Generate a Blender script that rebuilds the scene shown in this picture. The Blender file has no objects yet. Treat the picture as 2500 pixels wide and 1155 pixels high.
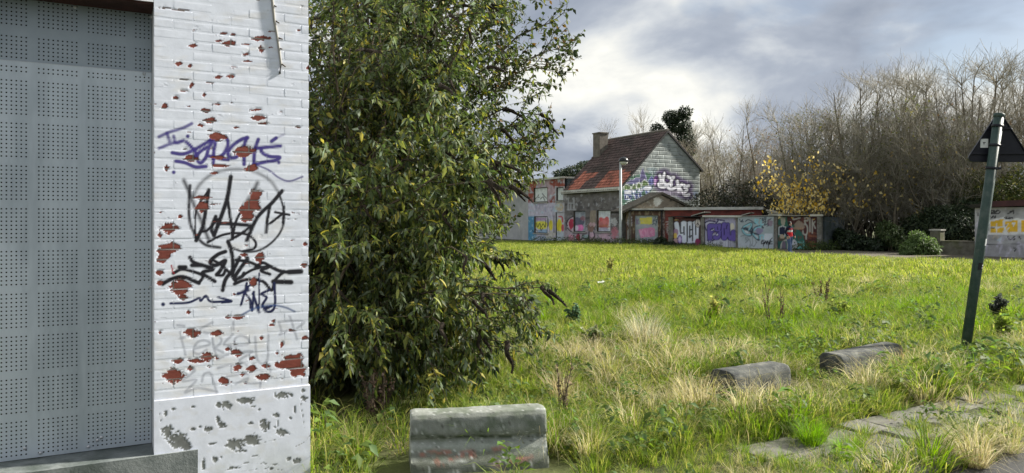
import bpy, math, random
import numpy as np
from mathutils import Vector

R = math.radians
sc = bpy.context.scene
COL = sc.collection

# ------------------------------------------------------------------ camera
# pixel frame of the photograph: 2500 x 1155, focal length 1800 px, horizon at y = 541
FPX, CX, HOR, CAMZ = 1800.0, 1250.0, 541.0, 1.7
cam_d = bpy.data.cameras.new('camera'); cam = bpy.data.objects.new('camera', cam_d); COL.objects.link(cam)
cam.location = (0, 0, CAMZ); cam.rotation_euler = (R(90), 0, 0)
cam_d.sensor_width = 36; cam_d.lens = FPX / 2500 * 36; cam_d.shift_y = -(577.5 - HOR) / 2500
cam_d.clip_start = 0.05; cam_d.clip_end = 3000
sc.camera = cam

# ------------------------------------------------------------------ sky and sun
SUN_AZ, SUN_EL = 71.0, 34.0          # degrees from the view direction towards the right / above the horizon
w = bpy.data.worlds.new('World'); sc.world = w; w.use_nodes = True
nt = w.node_tree; nt.nodes.clear()
def N(t, **kw):
    n = nt.nodes.new(t)
    for k, v in kw.items(): setattr(n, k, v)
    return n
def L(a, b): nt.links.new(a, b)
def wmath(op, a, b=None, clamp=False):
    n = N('ShaderNodeMath', operation=op, use_clamp=clamp)
    for i, v in enumerate((a, b)):
        if v is None: continue
        if isinstance(v, (int, float)): n.inputs[i].default_value = v
        else: L(v, n.inputs[i])
    return n.outputs[0]
out = N('ShaderNodeOutputWorld'); bg = N('ShaderNodeBackground'); bg.inputs['Strength'].default_value = 0.11
sky = N('ShaderNodeTexSky', sky_type='NISHITA'); sky.sun_disc = False
sky.sun_elevation = R(SUN_EL); sky.sun_rotation = R(SUN_AZ); sky.altitude = 20; sky.dust_density = 1.5
tc = N('ShaderNodeTexCoord'); sep = N('ShaderNodeSeparateXYZ'); L(tc.outputs['Generated'], sep.inputs[0])
zz = wmath('ADD', wmath('MAXIMUM', sep.outputs['Z'], 0.0), 0.38)
cmb = N('ShaderNodeCombineXYZ'); L(wmath('DIVIDE', sep.outputs['X'], zz), cmb.inputs[0]); L(wmath('DIVIDE', sep.outputs['Y'], zz), cmb.inputs[1])
def cloud(scale, off, detail, rough, dist=0.0):
    m = N('ShaderNodeMapping'); m.inputs['Location'].default_value = off; L(cmb.outputs[0], m.inputs['Vector'])
    n = N('ShaderNodeTexNoise'); n.inputs['Scale'].default_value = scale; n.inputs['Detail'].default_value = detail
    n.inputs['Roughness'].default_value = rough; n.inputs['Distortion'].default_value = dist
    L(m.outputs[0], n.inputs['Vector']); return n.outputs['Fac']
big = cloud(1.15, (2.2, 6.1, 0.0), 2, 0.5, 0.3)
fin = cloud(2.4, (3.6, 3.1, 0.0), 7, 0.52, 0.3)
shade = wmath('ADD', wmath('MULTIPLY', big, 0.42), wmath('MULTIPLY', fin, 0.58))
ramp = N('ShaderNodeValToRGB'); L(shade, ramp.inputs[0])
cr = ramp.color_ramp; cr.elements[0].position = 0.39; cr.elements[0].color = (1.25, 1.45, 1.82, 1)
cr.elements[1].position = 0.64; cr.elements[1].color = (5.4, 5.3, 4.8, 1)
e = cr.elements.new(0.47); e.color = (1.9, 2.1, 2.45, 1)
e = cr.elements.new(0.52); e.color = (2.9, 3.05, 3.2, 1)
e = cr.elements.new(0.57); e.color = (4.0, 4.0, 3.8, 1)
cov = cloud(0.9, (7.3, 8.25, 0.0), 6, 0.55, 0.25)
cramp = N('ShaderNodeValToRGB'); L(cov, cramp.inputs[0])
cramp.color_ramp.elements[0].position = 0.345; cramp.color_ramp.elements[0].color = (0.12, 0.12, 0.12, 1)
cramp.color_ramp.elements[1].position = 0.43; cramp.color_ramp.elements[1].color = (1, 1, 1, 1)
mixs = N('ShaderNodeMixRGB'); L(cramp.outputs[0], mixs.inputs[0]); dim = N('ShaderNodeMixRGB', blend_type='MULTIPLY'); dim.inputs[0].default_value = 1; dim.inputs[2].default_value = (0.46, 0.46, 0.46, 1); L(sky.outputs[0], dim.inputs[1]); L(dim.outputs[0], mixs.inputs[1]); L(ramp.outputs[0], mixs.inputs[2])
L(mixs.outputs[0], bg.inputs['Color']); L(bg.outputs[0], out.inputs[0])

sun_d = bpy.data.lights.new('sun', 'SUN'); sun = bpy.data.objects.new('sun', sun_d); COL.objects.link(sun)
sun_d.energy = 5.0; sun_d.angle = R(3.0); sun_d.color = (1.0, 0.94, 0.84)
to_sun = Vector((math.sin(R(SUN_AZ)) * math.cos(R(SUN_EL)), math.cos(R(SUN_AZ)) * math.cos(R(SUN_EL)), math.sin(R(SUN_EL))))
sun.rotation_euler = to_sun.to_track_quat('Z', 'Y').to_euler()

sc.view_settings.view_transform = 'Standard'; sc.view_settings.look = 'None'
sc.view_settings.exposure = 1.12; sc.view_settings.gamma = 1.0
sc.render.engine = 'CYCLES'
cy = sc.cycles
cy.max_bounces = 6; cy.diffuse_bounces = 3; cy.glossy_bounces = 2; cy.transmission_bounces = 4; cy.transparent_max_bounces = 4
cy.use_denoising = True
cy.caustics_reflective = False; cy.caustics_refractive = False

# ------------------------------------------------------------------ helpers
def tag(o, label=None, cat=None, group=None, kind=None):
    if label: o['label'] = label
    if cat: o['category'] = cat
    if group: o['group'] = group
    if kind: o['kind'] = kind
    return o
def empty(name, loc=(0, 0, 0), label=None, cat=None, group=None):
    o = bpy.data.objects.new(name, None); COL.objects.link(o); o.location = loc
    o.empty_display_size = 0.1
    return tag(o, label, cat, group)
def link(name, me, parent=None, loc=None):
    o = bpy.data.objects.new(name, me); COL.objects.link(o)
    if loc is not None: o.location = loc
    if parent is not None:
        o.parent = parent
        bpy_parent_inv(o, parent)
    return o
_PW = {}
def bpy_parent_inv(o, parent):
    # parents carry location / rotation only through empties or meshes we placed ourselves
    from mathutils import Matrix
    o.matrix_parent_inverse = world_of(parent).inverted()
def world_of(o):
    from mathutils import Matrix
    m = Matrix.LocRotScale(o.location, o.rotation_euler, o.scale)
    if o.parent is not None: m = world_of(o.parent) @ o.matrix_parent_inverse @ m
    return m
def npmesh(name, V, quads=None, tris=None, mats=(), smooth=False, cols=None, fmat=None):
    """mesh from numpy arrays; cols = per-vertex RGB(A) stored as attribute 'paint'"""
    V = np.asarray(V, dtype=np.float32).reshape(-1, 3)
    me = bpy.data.meshes.new(name)
    q = np.asarray(quads, dtype=np.int32).reshape(-1, 4) if quads is not None and len(quads) else np.zeros((0, 4), np.int32)
    t = np.asarray(tris, dtype=np.int32).reshape(-1, 3) if tris is not None and len(tris) else np.zeros((0, 3), np.int32)
    nl = q.size + t.size; npoly = len(q) + len(t)
    me.vertices.add(len(V)); me.vertices.foreach_set('co', V.ravel())
    me.loops.add(nl); me.polygons.add(npoly)
    me.loops.foreach_set('vertex_index', np.concatenate([q.ravel(), t.ravel()]).astype(np.int32))
    ls = np.concatenate([np.arange(len(q)) * 4, q.size + np.arange(len(t)) * 3]).astype(np.int32)
    me.polygons.foreach_set('loop_start', ls)
    if fmat is not None: me.polygons.foreach_set('material_index', np.asarray(fmat, np.int32))
    me.update(calc_edges=True)
    if smooth: me.polygons.foreach_set('use_smooth', np.ones(npoly, bool))
    if cols is not None:
        c = np.asarray(cols, np.float32)
        if c.shape[1] == 3: c = np.hstack([c, np.ones((len(c), 1), np.float32)])
        a = me.color_attributes.new('paint', 'FLOAT_COLOR', 'POINT'); a.data.foreach_set('color', c.ravel())
    for m in (mats if isinstance(mats, (list, tuple)) else [mats]): me.materials.append(m)
    return me
class MB:
    """collects boxes, prisms and tubes into one mesh"""
    def __init__(s): s.v = []; s.f = []
    def add(s, vs, fs):
        b = len(s.v); s.v += [tuple(v) for v in vs]; s.f += [tuple(i + b for i in f) for f in fs]; return s
    def hexa(s, p):   # 8 points: 4 bottom ccw, 4 top ccw
        return s.add(p, [(3, 2, 1, 0), (4, 5, 6, 7), (0, 1, 5, 4), (1, 2, 6, 5), (2, 3, 7, 6), (3, 0, 4, 7)])
    def box(s, c, d, rz=0.0):
        x, y, z = c; a, b, h = d[0] / 2, d[1] / 2, d[2] / 2; ca, sa = math.cos(rz), math.sin(rz)
        P = [(x + ca * i - sa * j, y + sa * i + ca * j, z + k) for k in (-h, h) for i, j in ((-a, -b), (a, -b), (a, b), (-a, b))]
        return s.hexa(P)
    def tube(s, pts, rad, n=8, caps=True):
        pts = [Vector(p) for p in pts]; rad = rad if isinstance(rad, (list, tuple)) else [rad] * len(pts)
        b = len(s.v); up = Vector((0, 0, 1))
        for i, p in enumerate(pts):
            t = (pts[min(i + 1, len(pts) - 1)] - pts[max(i - 1, 0)]).normalized()
            x = t.cross(up); x = x if x.length > 1e-3 else t.cross(Vector((0, 1, 0))); x.normalize(); y = t.cross(x)
            for k in range(n):
                a = 2 * math.pi * k / n; s.v.append(tuple(p + (x * math.cos(a) + y * math.sin(a)) * rad[i]))
        for i in range(len(pts) - 1):
            for k in range(n):
                k2 = (k + 1) % n; s.f.append((b + i * n + k, b + (i + 1) * n + k, b + (i + 1) * n + k2, b + i * n + k2))
        if caps:
            s.f.append(tuple(b + k for k in range(n))); e = b + (len(pts) - 1) * n; s.f.append(tuple(e + n - 1 - k for k in range(n)))
        return s
    def lathe(s, c, prof, n=16):
        b = len(s.v)
        for r_, z in prof:
            for k in range(n):
                a = 2 * math.pi * k / n; s.v.append((c[0] + r_ * math.cos(a), c[1] + r_ * math.sin(a), c[2] + z))
        for i in range(len(prof) - 1):
            for k in range(n):
                k2 = (k + 1) % n; s.f.append((b + i * n + k, b + i * n + k2, b + (i + 1) * n + k2, b + (i + 1) * n + k))
        s.f.append(tuple(b + n - 1 - k for k in range(n))); e = b + (len(prof) - 1) * n; s.f.append(tuple(e + k for k in range(n)))
        return s
    def mesh(s, name, m, smooth=False):
        me = bpy.data.meshes.new(name); me.from_pydata(s.v, [], s.f); me.update()
        for x in (m if isinstance(m, (list, tuple)) else [m]): me.materials.append(x)
        if smooth: me.polygons.foreach_set('use_smooth', [True] * len(me.polygons))
        return me
    def build(s, name, m, parent=None, smooth=False, loc=None):
        return link(name, s.mesh(name, m, smooth), parent, loc)

# value noise on numpy arrays
def vnoise(x, y, seed=0, octaves=3):
    x = np.asarray(x, float); y = np.asarray(y, float); tot = np.zeros(np.broadcast(x, y).shape); amp = 1.0; nrm = 0
    for o in range(octaves):
        xi = np.floor(x).astype(np.int64); yi = np.floor(y).astype(np.int64); fx = x - xi; fy = y - yi
        fx = fx * fx * (3 - 2 * fx); fy = fy * fy * (3 - 2 * fy)
        def h(a, b):
            n = (a * 374761393 + b * 668265263 + (seed + o * 17) * 1442695041) & 0x7fffffff
            n = ((n ^ (n >> 13)) * 1274126177) & 0x7fffffff
            return ((n ^ (n >> 16)) & 0xffff) / 65535.0
        v = (h(xi, yi) * (1 - fx) + h(xi + 1, yi) * fx) * (1 - fy) + (h(xi, yi + 1) * (1 - fx) + h(xi + 1, yi + 1) * fx) * fy
        tot += v * amp; nrm += amp; amp *= 0.5; x = x * 2.03 + 7.1; y = y * 2.03 + 3.7
    return tot / nrm

# ------------------------------------------------------------------ materials
def material(name, c1, c2=None, scale=8.0, rough=0.8, bump=0.0, bscale=40.0, spec=0.3, attr=None, detail=6, c3=None, s3=1.2,
             trans=0.0, metal=0.0, stretch=None, bdist=0.01, hue=0.0, ramp_pos=(0.38, 0.64)):
    m = bpy.data.materials.new(name); m.use_nodes = True; t = m.node_tree; b = t.nodes['Principled BSDF']
    def nn(ty): return t.nodes.new(ty)
    co = nn('ShaderNodeTexCoord').outputs['Object']
    if stretch:
        mp = nn('ShaderNodeMapping'); mp.inputs['Scale'].default_value = stretch; t.links.new(co, mp.inputs[0]); co = mp.outputs[0]
    def noise(s, d=6, r=0.6):
        n = nn('ShaderNodeTexNoise'); n.inputs['Scale'].default_value = s; n.inputs['Detail'].default_value = d
        n.inputs['Roughness'].default_value = r; t.links.new(co, n.inputs['Vector']); return n.outputs['Fac']
    def rampf(f, p0, p1):
        r = nn('ShaderNodeMapRange'); r.inputs['From Min'].default_value = p0; r.inputs['From Max'].default_value = p1
        t.links.new(f, r.inputs['Value']); return r.outputs[0]
    if attr:
        a = nn('ShaderNodeAttribute'); a.attribute_name = attr; col = a.outputs['Color']
        if c1 is not None:       # c1 = (lo, hi) grain multiplier
            mr = nn('ShaderNodeMapRange'); mr.inputs['From Min'].default_value = 0.3; mr.inputs['From Max'].default_value = 0.7
            mr.inputs['To Min'].default_value = c1[0]; mr.inputs['To Max'].default_value = c1[1]
            t.links.new(noise(scale, detail), mr.inputs['Value'])
            mx = nn('ShaderNodeMixRGB'); mx.blend_type = 'MULTIPLY'; mx.inputs[0].default_value = 1
            t.links.new(col, mx.inputs[1]); t.links.new(mr.outputs[0], mx.inputs[2]); col = mx.outputs[0]
    else:
        mx = nn('ShaderNodeMixRGB'); mx.inputs[1].default_value = (*c1, 1); mx.inputs[2].default_value = (*(c2 or c1), 1)
        t.links.new(rampf(noise(scale, detail), *ramp_pos), mx.inputs[0]); col = mx.outputs[0]
    if c3 is not None:
        m3 = nn('ShaderNodeMixRGB'); t.links.new(col, m3.inputs[1]); m3.inputs[2].default_value = (*c3, 1)
        t.links.new(rampf(noise(s3, 5, 0.65), 0.5, 0.68), m3.inputs[0]); col = m3.outputs[0]
    if hue > 0:
        oi = nn('ShaderNodeObjectInfo'); hv = nn('ShaderNodeHueSaturation'); mr = nn('ShaderNodeMapRange')
        mr.inputs['To Min'].default_value = 1 - hue; mr.inputs['To Max'].default_value = 1 + hue
        t.links.new(oi.outputs['Random'], mr.inputs['Value']); t.links.new(mr.outputs[0], hv.inputs['Value'])
        t.links.new(col, hv.inputs['Color']); col = hv.outputs[0]
    t.links.new(col, b.inputs['Base Color'])
    b.inputs['Roughness'].default_value = rough; b.inputs['Specular IOR Level'].default_value = spec; b.inputs['Metallic'].default_value = metal
    if bump > 0:
        bp = nn('ShaderNodeBump'); bp.inputs['Strength'].default_value = bump; bp.inputs['Distance'].default_value = bdist
        t.links.new(noise(bscale, 8, 0.65), bp.inputs['Height']); t.links.new(bp.outputs[0], b.inputs['Normal'])
    if trans > 0:
        tr = nn('ShaderNodeBsdfTranslucent'); ms = nn('ShaderNodeMixShader'); ms.inputs[0].default_value = trans
        hs = nn('ShaderNodeHueSaturation'); hs.inputs['Saturation'].default_value = 1.15; hs.inputs['Value'].default_value = 1.6
        t.links.new(col, hs.inputs['Color']); t.links.new(hs.outputs[0], tr.inputs['Color'])
        t.links.new(b.outputs[0], ms.inputs[1]); t.links.new(tr.outputs[0], ms.inputs[2])
        t.links.new(ms.outputs[0], t.nodes['Material Output'].inputs['Surface'])
    return m
M = {}
M['paint_wall'] = material('painted brick', (0.90, 1.04), attr='paint', scale=14, rough=0.62, bump=0.2, bscale=60, bdist=0.002)
M['paint_far'] = material('sprayed wall', (0.88, 1.42), attr='paint', scale=2.6, rough=0.8, detail=10)
M['paint_metal'] = material('sprayed sheet metal', (0.98, 1.30), attr='paint', scale=1.8, rough=0.5, detail=8)
M['white'] = material('white masonry paint', (0.76, 0.78, 0.83), (0.82, 0.83, 0.86), 6, 0.65, 0.3, 60)
M['interior'] = material('dark interior', (0.006, 0.006, 0.007), (0.01, 0.01, 0.01), 3, 0.95)  # near-black colour stands in for the shade behind the sheet holes
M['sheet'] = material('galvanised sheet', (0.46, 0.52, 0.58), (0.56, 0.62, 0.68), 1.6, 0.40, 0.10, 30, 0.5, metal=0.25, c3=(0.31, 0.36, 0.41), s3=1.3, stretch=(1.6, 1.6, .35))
M['sheet_dark'] = material('darker galvanised sheet', (0.27, 0.32, 0.37), (0.34, 0.39, 0.44), 2.0, 0.5, 0.10, 30, 0.5, metal=0.35)  # upper sheet, a darker grey than the lower one
M['screw'] = material('zinc screw', (0.45, 0.47, 0.5), (0.55, 0.57, 0.6), 30, 0.35, metal=0.6)
M['sill'] = material('mossy stone', (0.13, 0.15, 0.15), (0.22, 0.24, 0.24), 7, 0.8, 0.4, 60, c3=(0.045, 0.062, 0.05), s3=2.2)
M['rust'] = material('rusted lintel', (0.028, 0.012, 0.010), (0.05, 0.02, 0.016), 9, 0.9, 0.3, 50)
M['concrete'] = material('mossy concrete', (0.85, 1.12), attr='paint', scale=30, rough=0.9, bump=0.7, bscale=110, bdist=0.006)
M['blackstone'] = material('dark weathered concrete', (0.045, 0.05, 0.05), (0.105, 0.11, 0.10), 9, 0.9, 0.8, 90, c3=(0.21, 0.21, 0.18), s3=6.0)
M['slab'] = material('paving slab', (0.125, 0.12, 0.105), (0.195, 0.19, 0.165), 7, 0.9, 0.4, 120, c3=(0.10, 0.11, 0.075), s3=3.0, hue=0.14)
M['asphalt'] = material('asphalt', (0.045, 0.047, 0.05), (0.085, 0.085, 0.085), 60, 0.9, 0.8, 260, bdist=0.006)
M['soil'] = material('grassy soil', (0.05, 0.06, 0.022), (0.085, 0.10, 0.03), 1.6, 0.95, 0.6, 30, c3=(0.11, 0.10, 0.05), s3=0.9, bdist=0.03)
M['litter'] = material('leaf litter path', (0.09, 0.075, 0.055), (0.16, 0.14, 0.11), 7, 0.95, 0.6, 30, c3=(0.07, 0.075, 0.035), s3=0.8, bdist=0.02)
M['grass'] = material('grass blades', None, attr='paint', rough=0.6, spec=0.18, trans=0.45)
M['leaf'] = material('leaves', None, attr='paint', rough=0.55, spec=0.28, trans=0.34)
M['evergreen'] = material('evergreen leaves', None, attr='paint', rough=0.5, spec=0.3, trans=0.12)
M['yellow'] = material('autumn leaves', None, attr='paint', rough=0.55, trans=0.5)
M['bark'] = material('bark', (0.11, 0.095, 0.07), (0.21, 0.18, 0.135), 6, 0.9, 0.5, 40)
M['twig'] = material('twigs', (0.27, 0.25, 0.20), (0.40, 0.37, 0.30), 1.5, 0.9)
M['stem'] = material('shrub stems', (0.045, 0.036, 0.024), (0.10, 0.08, 0.055), 9, 0.85)
M['panicle'] = material('dead flower heads', (0.012, 0.010, 0.007), (0.03, 0.022, 0.014), 30, 0.95)
M['pole'] = material('green painted pole', (0.030, 0.058, 0.050), (0.045, 0.078, 0.068), 20, 0.5, 0.15, 80, c3=(0.075, 0.10, 0.09), s3=9)
M['signback'] = material('dark sign back', (0.008, 0.009, 0.016), (0.014, 0.015, 0.023), 9, 0.45)
M['signred'] = material('red sign border', (0.30, 0.02, 0.02), (0.38, 0.03, 0.03), 9, 0.4)
M['sticker'] = material('paper sticker', (0.72, 0.75, 0.74), (0.8, 0.82, 0.8), 9, 0.6)
M['stickerblack'] = material('black sticker', (0.012, 0.012, 0.013), (0.02, 0.02, 0.02), 9, 0.5)
M['lamp_post'] = material('pale lamp post', (0.42, 0.46, 0.47), (0.55, 0.59, 0.59), 3, 0.5)
M['lamp_cap'] = material('dark lamp cap', (0.02, 0.022, 0.024), (0.03, 0.032, 0.034), 5, 0.3)
M['lamp_glass'] = material('lamp diffuser', (0.62, 0.62, 0.55), (0.7, 0.7, 0.64), 5, 0.25)
M['brickred'] = material('red brick', (0.17, 0.055, 0.04), (0.24, 0.085, 0.06), 2.5, 0.9, c3=(0.08, 0.045, 0.035), s3=1.1)
M['brickbrown'] = material('brown brick', (0.10, 0.085, 0.065), (0.18, 0.155, 0.12), 3.0, 0.9, c3=(0.06, 0.055, 0.045), s3=1.4)
M['mossroof'] = material('mossy dark roofing', (0.022, 0.022, 0.018), (0.05, 0.046, 0.035), 2.5, 0.95, 0.6, 12, bdist=0.05)
M['fascia'] = material('pale fascia', (0.58, 0.58, 0.53), (0.72, 0.72, 0.68), 1.2, 0.6, c3=(0.36, 0.36, 0.31), s3=1.0)
M['board'] = material('weathered board', (0.30, 0.29, 0.26), (0.42, 0.41, 0.38), 2.5, 0.8)
M['pillar'] = material('grey brick pillar', (0.16, 0.155, 0.14), (0.27, 0.26, 0.24), 5.0, 0.9, c3=(0.10, 0.105, 0.075), s3=1.0)
M['darkmetal'] = material('dark metal', (0.02, 0.02, 0.022), (0.035, 0.035, 0.036), 5, 0.6)
M['graywall'] = material('grey rendered wall', (0.075, 0.095, 0.11), (0.16, 0.185, 0.20), 1.3, 0.9, c3=(0.05, 0.065, 0.055), s3=0.7)
M['stonewall'] = material('old stone wall', (0.13, 0.12, 0.095), (0.22, 0.205, 0.165), 3.0, 0.95, c3=(0.10, 0.11, 0.045), s3=1.1)
M['chimney'] = material('chimney brick', (0.13, 0.115, 0.10), (0.20, 0.18, 0.155), 3.0, 0.9)
M['tile'] = material('roof tiles', (0.75, 1.25), attr='paint', scale=2.2, rough=0.75, detail=8)
M['cream'] = material('pale weathered render', (0.42, 0.42, 0.42), (0.52, 0.52, 0.51), 1.2, 0.85, c3=(0.33, 0.34, 0.33), s3=0.5)
M['cloth'] = material('clothing', (0.85, 1.1), attr='paint', scale=25, rough=0.85)
M['hair'] = material('dark hair', (0.012, 0.010, 0.010), (0.02, 0.016, 0.014), 30, 0.6)
M['litterbox'] = material('white litter', (0.7, 0.71, 0.7), (0.78, 0.78, 0.78), 9, 0.6)

# ------------------------------------------------------------------ photo pixels and wall frames
def proj(P):
    P = np.asarray(P, float); return CX + FPX * P[..., 0] / P[..., 1], HOR - FPX * (P[..., 2] - CAMZ) / P[..., 1]
class Frame:
    """a vertical wall: origin (x, y), running direction u, outward normal n"""
    def __init__(s, o, u):
        s.o = np.array(o, float); s.u = np.array(u, float) / math.hypot(*u); s.n = np.array((s.u[1], -s.u[0]))
    def at(s, px, py, off=0.0):      # pixel -> (s, z) on the wall moved out by off
        r = np.array(((px - CX) / FPX, 1.0)); o = s.o + s.n * off
        t = o.dot(s.n) / r.dot(s.n); p = r * t
        return (p - o).dot(s.u), CAMZ - (py - HOR) / FPX * t
    def w(s, a, z, off=0.0):
        a = np.asarray(a, float); z = np.asarray(z, float); off = np.asarray(off, float)
        a, z, off = np.broadcast_arrays(a, z, off)
        return np.stack([s.o[0] + s.u[0] * a + s.n[0] * off, s.o[1] + s.u[1] * a + s.n[1] * off, z], -1)
    def box(s, mb, a0, a1, z0, z1, f0, f1):   # f0 back, f1 front offset
        c = [(a0, f1), (a1, f1), (a1, f0), (a0, f0)]
        return mb.hexa([tuple(s.w(a, z, f)) for z in (z0, z1) for a, f in c])
class Canvas:
    """colours on a vertex set, painted in photo-pixel coordinates"""
    def __init__(s, P, base):
        s.x, s.y = proj(P); s.P = P
        s.c = np.tile(np.array(base, float), (len(P), 1)) if np.ndim(base) == 1 else np.array(base, float)
        s.peel = np.zeros(len(P))
        s.touched = np.zeros(len(P), bool)
    def mix(s, a, col):
        a = np.clip(a, 0, 1)[:, None]; s.c = s.c * (1 - a) + np.array(col) * a; s.touched |= a[:, 0] > 0.02
    def dist(s, pts):
        d = np.full(len(s.x), 1e9)
        for (x0, y0), (x1, y1) in zip(pts[:-1], pts[1:]):
            dx, dy = x1 - x0, y1 - y0; l2 = dx * dx + dy * dy + 1e-9
            t = np.clip(((s.x - x0) * dx + (s.y - y0) * dy) / l2, 0, 1)
            d = np.minimum(d, np.hypot(s.x - x0 - t * dx, s.y - y0 - t * dy))
        return d
    def stroke(s, pts, r, col, soft=0.35, alpha=1.0, smooth=True):
        if smooth and len(pts) > 2: pts = catmull(pts)
        if len(pts) == 1: pts = [pts[0], (pts[0][0] + .1, pts[0][1])]
        g = r * (1 + soft); xs = [p[0] for p in pts]; ys = [p[1] for p in pts]
        ix = np.nonzero((s.x > min(xs) - g) & (s.x < max(xs) + g) & (s.y > min(ys) - g) & (s.y < max(ys) + g))[0]
        if not len(ix): return
        X, Y = s.x[ix], s.y[ix]; d = np.full(len(ix), 1e9)
        for (x0, y0), (x1, y1) in zip(pts[:-1], pts[1:]):
            dx, dy = x1 - x0, y1 - y0; l2 = dx * dx + dy * dy + 1e-9
            t = np.clip(((X - x0) * dx + (Y - y0) * dy) / l2, 0, 1); d = np.minimum(d, np.hypot(X - x0 - t * dx, Y - y0 - t * dy))
        a = np.clip(alpha * np.clip((g - d) / (2 * r * soft + 1e-6), 0, 1), 0, 1)
        s.c[ix] = s.c[ix] * (1 - a[:, None]) + np.array(col) * a[:, None]; s.touched[ix] |= a > .02
    def poly(s, pts, col, alpha=1.0, edge=None, ew=1.0):
        ins = np.zeros(len(s.x), bool); n = len(pts)
        for i in range(n):
            (x0, y0), (x1, y1) = pts[i], pts[(i + 1) % n]
            c = (y0 > s.y) != (y1 > s.y)
            with np.errstate(divide='ignore', invalid='ignore'):
                ins ^= c & (s.x < (x1 - x0) * (s.y - y0) / (y1 - y0 + 1e-12) + x0)
        if col is not None: s.mix(ins * alpha, col)
        if edge is not None: s.stroke(list(pts) + [pts[0]], ew, edge, 0.3, 1.0, False)
        return ins
    def blob(s, cx, cy, rx, ry, col, rough=0.0, alpha=1.0, seed=0, ns=0.14):
        f = ((s.x - cx) / rx) ** 2 + ((s.y - cy) / ry) ** 2
        if rough: f = f + rough * (vnoise(s.x * ns, s.y * ns * 1.5, seed, 3) - 0.5) * 2
        a = np.clip((1.0 - f) * 6 + .5, 0, 1)
        if col is not None: s.mix(a * alpha, col)
        return a
    def speckle(s, col, sx, sy, thr, alpha=1.0, seed=3, soft=0.05):
        n = vnoise(s.x * sx, s.y * sy, seed, 4); s.mix(np.clip((n - thr) / soft, 0, 1) * alpha, col)
def catmull(p, k=5):
    p = [np.array(q, float) for q in p]; P = [2 * p[0] - p[1]] + p + [2 * p[-1] - p[-2]]; o = []
    for i in range(1, len(P) - 2):
        a, b, c, d = P[i - 1:i + 3]
        for j in range(k):
            t = j / k; o.append(tuple(0.5 * (2 * b + (c - a) * t + (2 * a - 5 * b + 4 * c - d) * t * t + (3 * b - a - 3 * c + d) * t ** 3)))
    o.append(tuple(p[-1])); return o
def crop(x0, y0, k):
    def f(*pts): return [(x0 + x / k, y0 + y / k) for x, y in pts]
    return f
def lines(a0, a1, step, extra=()):
    n = max(1, int(round((a1 - a0) / step))); g = list(np.linspace(a0, a1, n + 1))
    g += [e for e in extra if a0 < e < a1]; g = sorted(g); o = [g[0]]
    for x in g[1:]:
        if x - o[-1] > 1e-4: o.append(x)
    return np.array(o)
def grid(fr, sl, zl, off=0.0, holes=()):
    S, Z = np.meshgrid(sl, zl); P = fr.w(S.ravel(), Z.ravel(), off).reshape(-1, 3)
    n = len(sl); i, j = np.meshgrid(np.arange(n - 1), np.arange(len(zl) - 1)); i = i.ravel(); j = j.ravel()
    Q = np.stack([j * n + i, j * n + i + 1, (j + 1) * n + i + 1, (j + 1) * n + i], -1)
    cs = (sl[i] + sl[i + 1]) / 2; cz = (zl[j] + zl[j + 1]) / 2; keep = np.ones(len(Q), bool)
    for a0, a1, z0, z1 in holes: keep &= ~((cs > a0) & (cs < a1) & (cz > z0) & (cz < z1))
    return P, Q[keep]
def wall_sheet(fr, a0, a1, z0, z1, step, holes=(), off=0.0, base=(0.3, 0.3, 0.3)):
    sl = lines(a0, a1, step, [h[k] for h in holes for k in (0, 1)]); zl = lines(z0, z1, step, [h[k] for h in holes for k in (2, 3)])
    P, Q = grid(fr, sl, zl, off, holes); return P, Q, Canvas(P, base)

# ------------------------------------------------------------------ ground
def ground_z(x, y):
    x = np.asarray(x, float); y = np.asarray(y, float)
    a = np.clip((y - 6) / 6, 0, 1) * np.clip((29 - y) / 6, 0, 1)
    return a * 0.16 * (vnoise(x * 0.22, y * 0.22, 5, 3) - 0.5)
ROAD_O = np.array((2.85, 4.98)); ROAD_E = np.array((0.855, 0.52)); ROAD_E = ROAD_E / np.hypot(*ROAD_E); ROAD_N = np.array((-ROAD_E[1], ROAD_E[0]))
def road_sd(x, y):   # along / away from the kerb line
    dx, dy = x - ROAD_O[0], y - ROAD_O[1]; return dx * ROAD_E[0] + dy * ROAD_E[1], dx * ROAD_N[0] + dy * ROAD_N[1]
gx = np.concatenate([np.linspace(-1500, -40, 10), np.linspace(-36, 60, 120), np.linspace(70, 1500, 10)])
gy = np.concatenate([np.linspace(-300, -8, 5), np.linspace(-6, 90, 120), np.linspace(100, 2500, 12)])
GX, GY = np.meshgrid(gx, gy); GZ = ground_z(GX, GY)
_, dd = road_sd(GX, GY); GZ = np.where(dd < 0.6, -0.03, GZ)
Vg = np.stack([GX.ravel(), GY.ravel(), GZ.ravel()], -1); n = len(gx)
i, j = np.meshgrid(np.arange(n - 1), np.arange(len(gy) - 1)); i = i.ravel(); j = j.ravel()
Qg = np.stack([j * n + i, j * n + i + 1, (j + 1) * n + i + 1, (j + 1) * n + i], -1)
tag(link('ground', npmesh('ground', Vg, Qg, mats=M['soil'], smooth=True)), kind='structure')
def strip(name, pts, z, m):
    me = bpy.data.meshes.new(name); me.from_pydata([(x, y, z) for x, y in pts], [], [tuple(range(len(pts)))]); me.update(); me.materials.append(m)
    return tag(link(name, me), kind='structure')
def rp(a, d): p = ROAD_O + ROAD_E * a + ROAD_N * d; return (p[0], p[1])
strip('road', [rp(-60, -6), rp(60, -6), rp(60, 0.0), rp(-60, 0.0)], -0.012, M['asphalt'])
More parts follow.
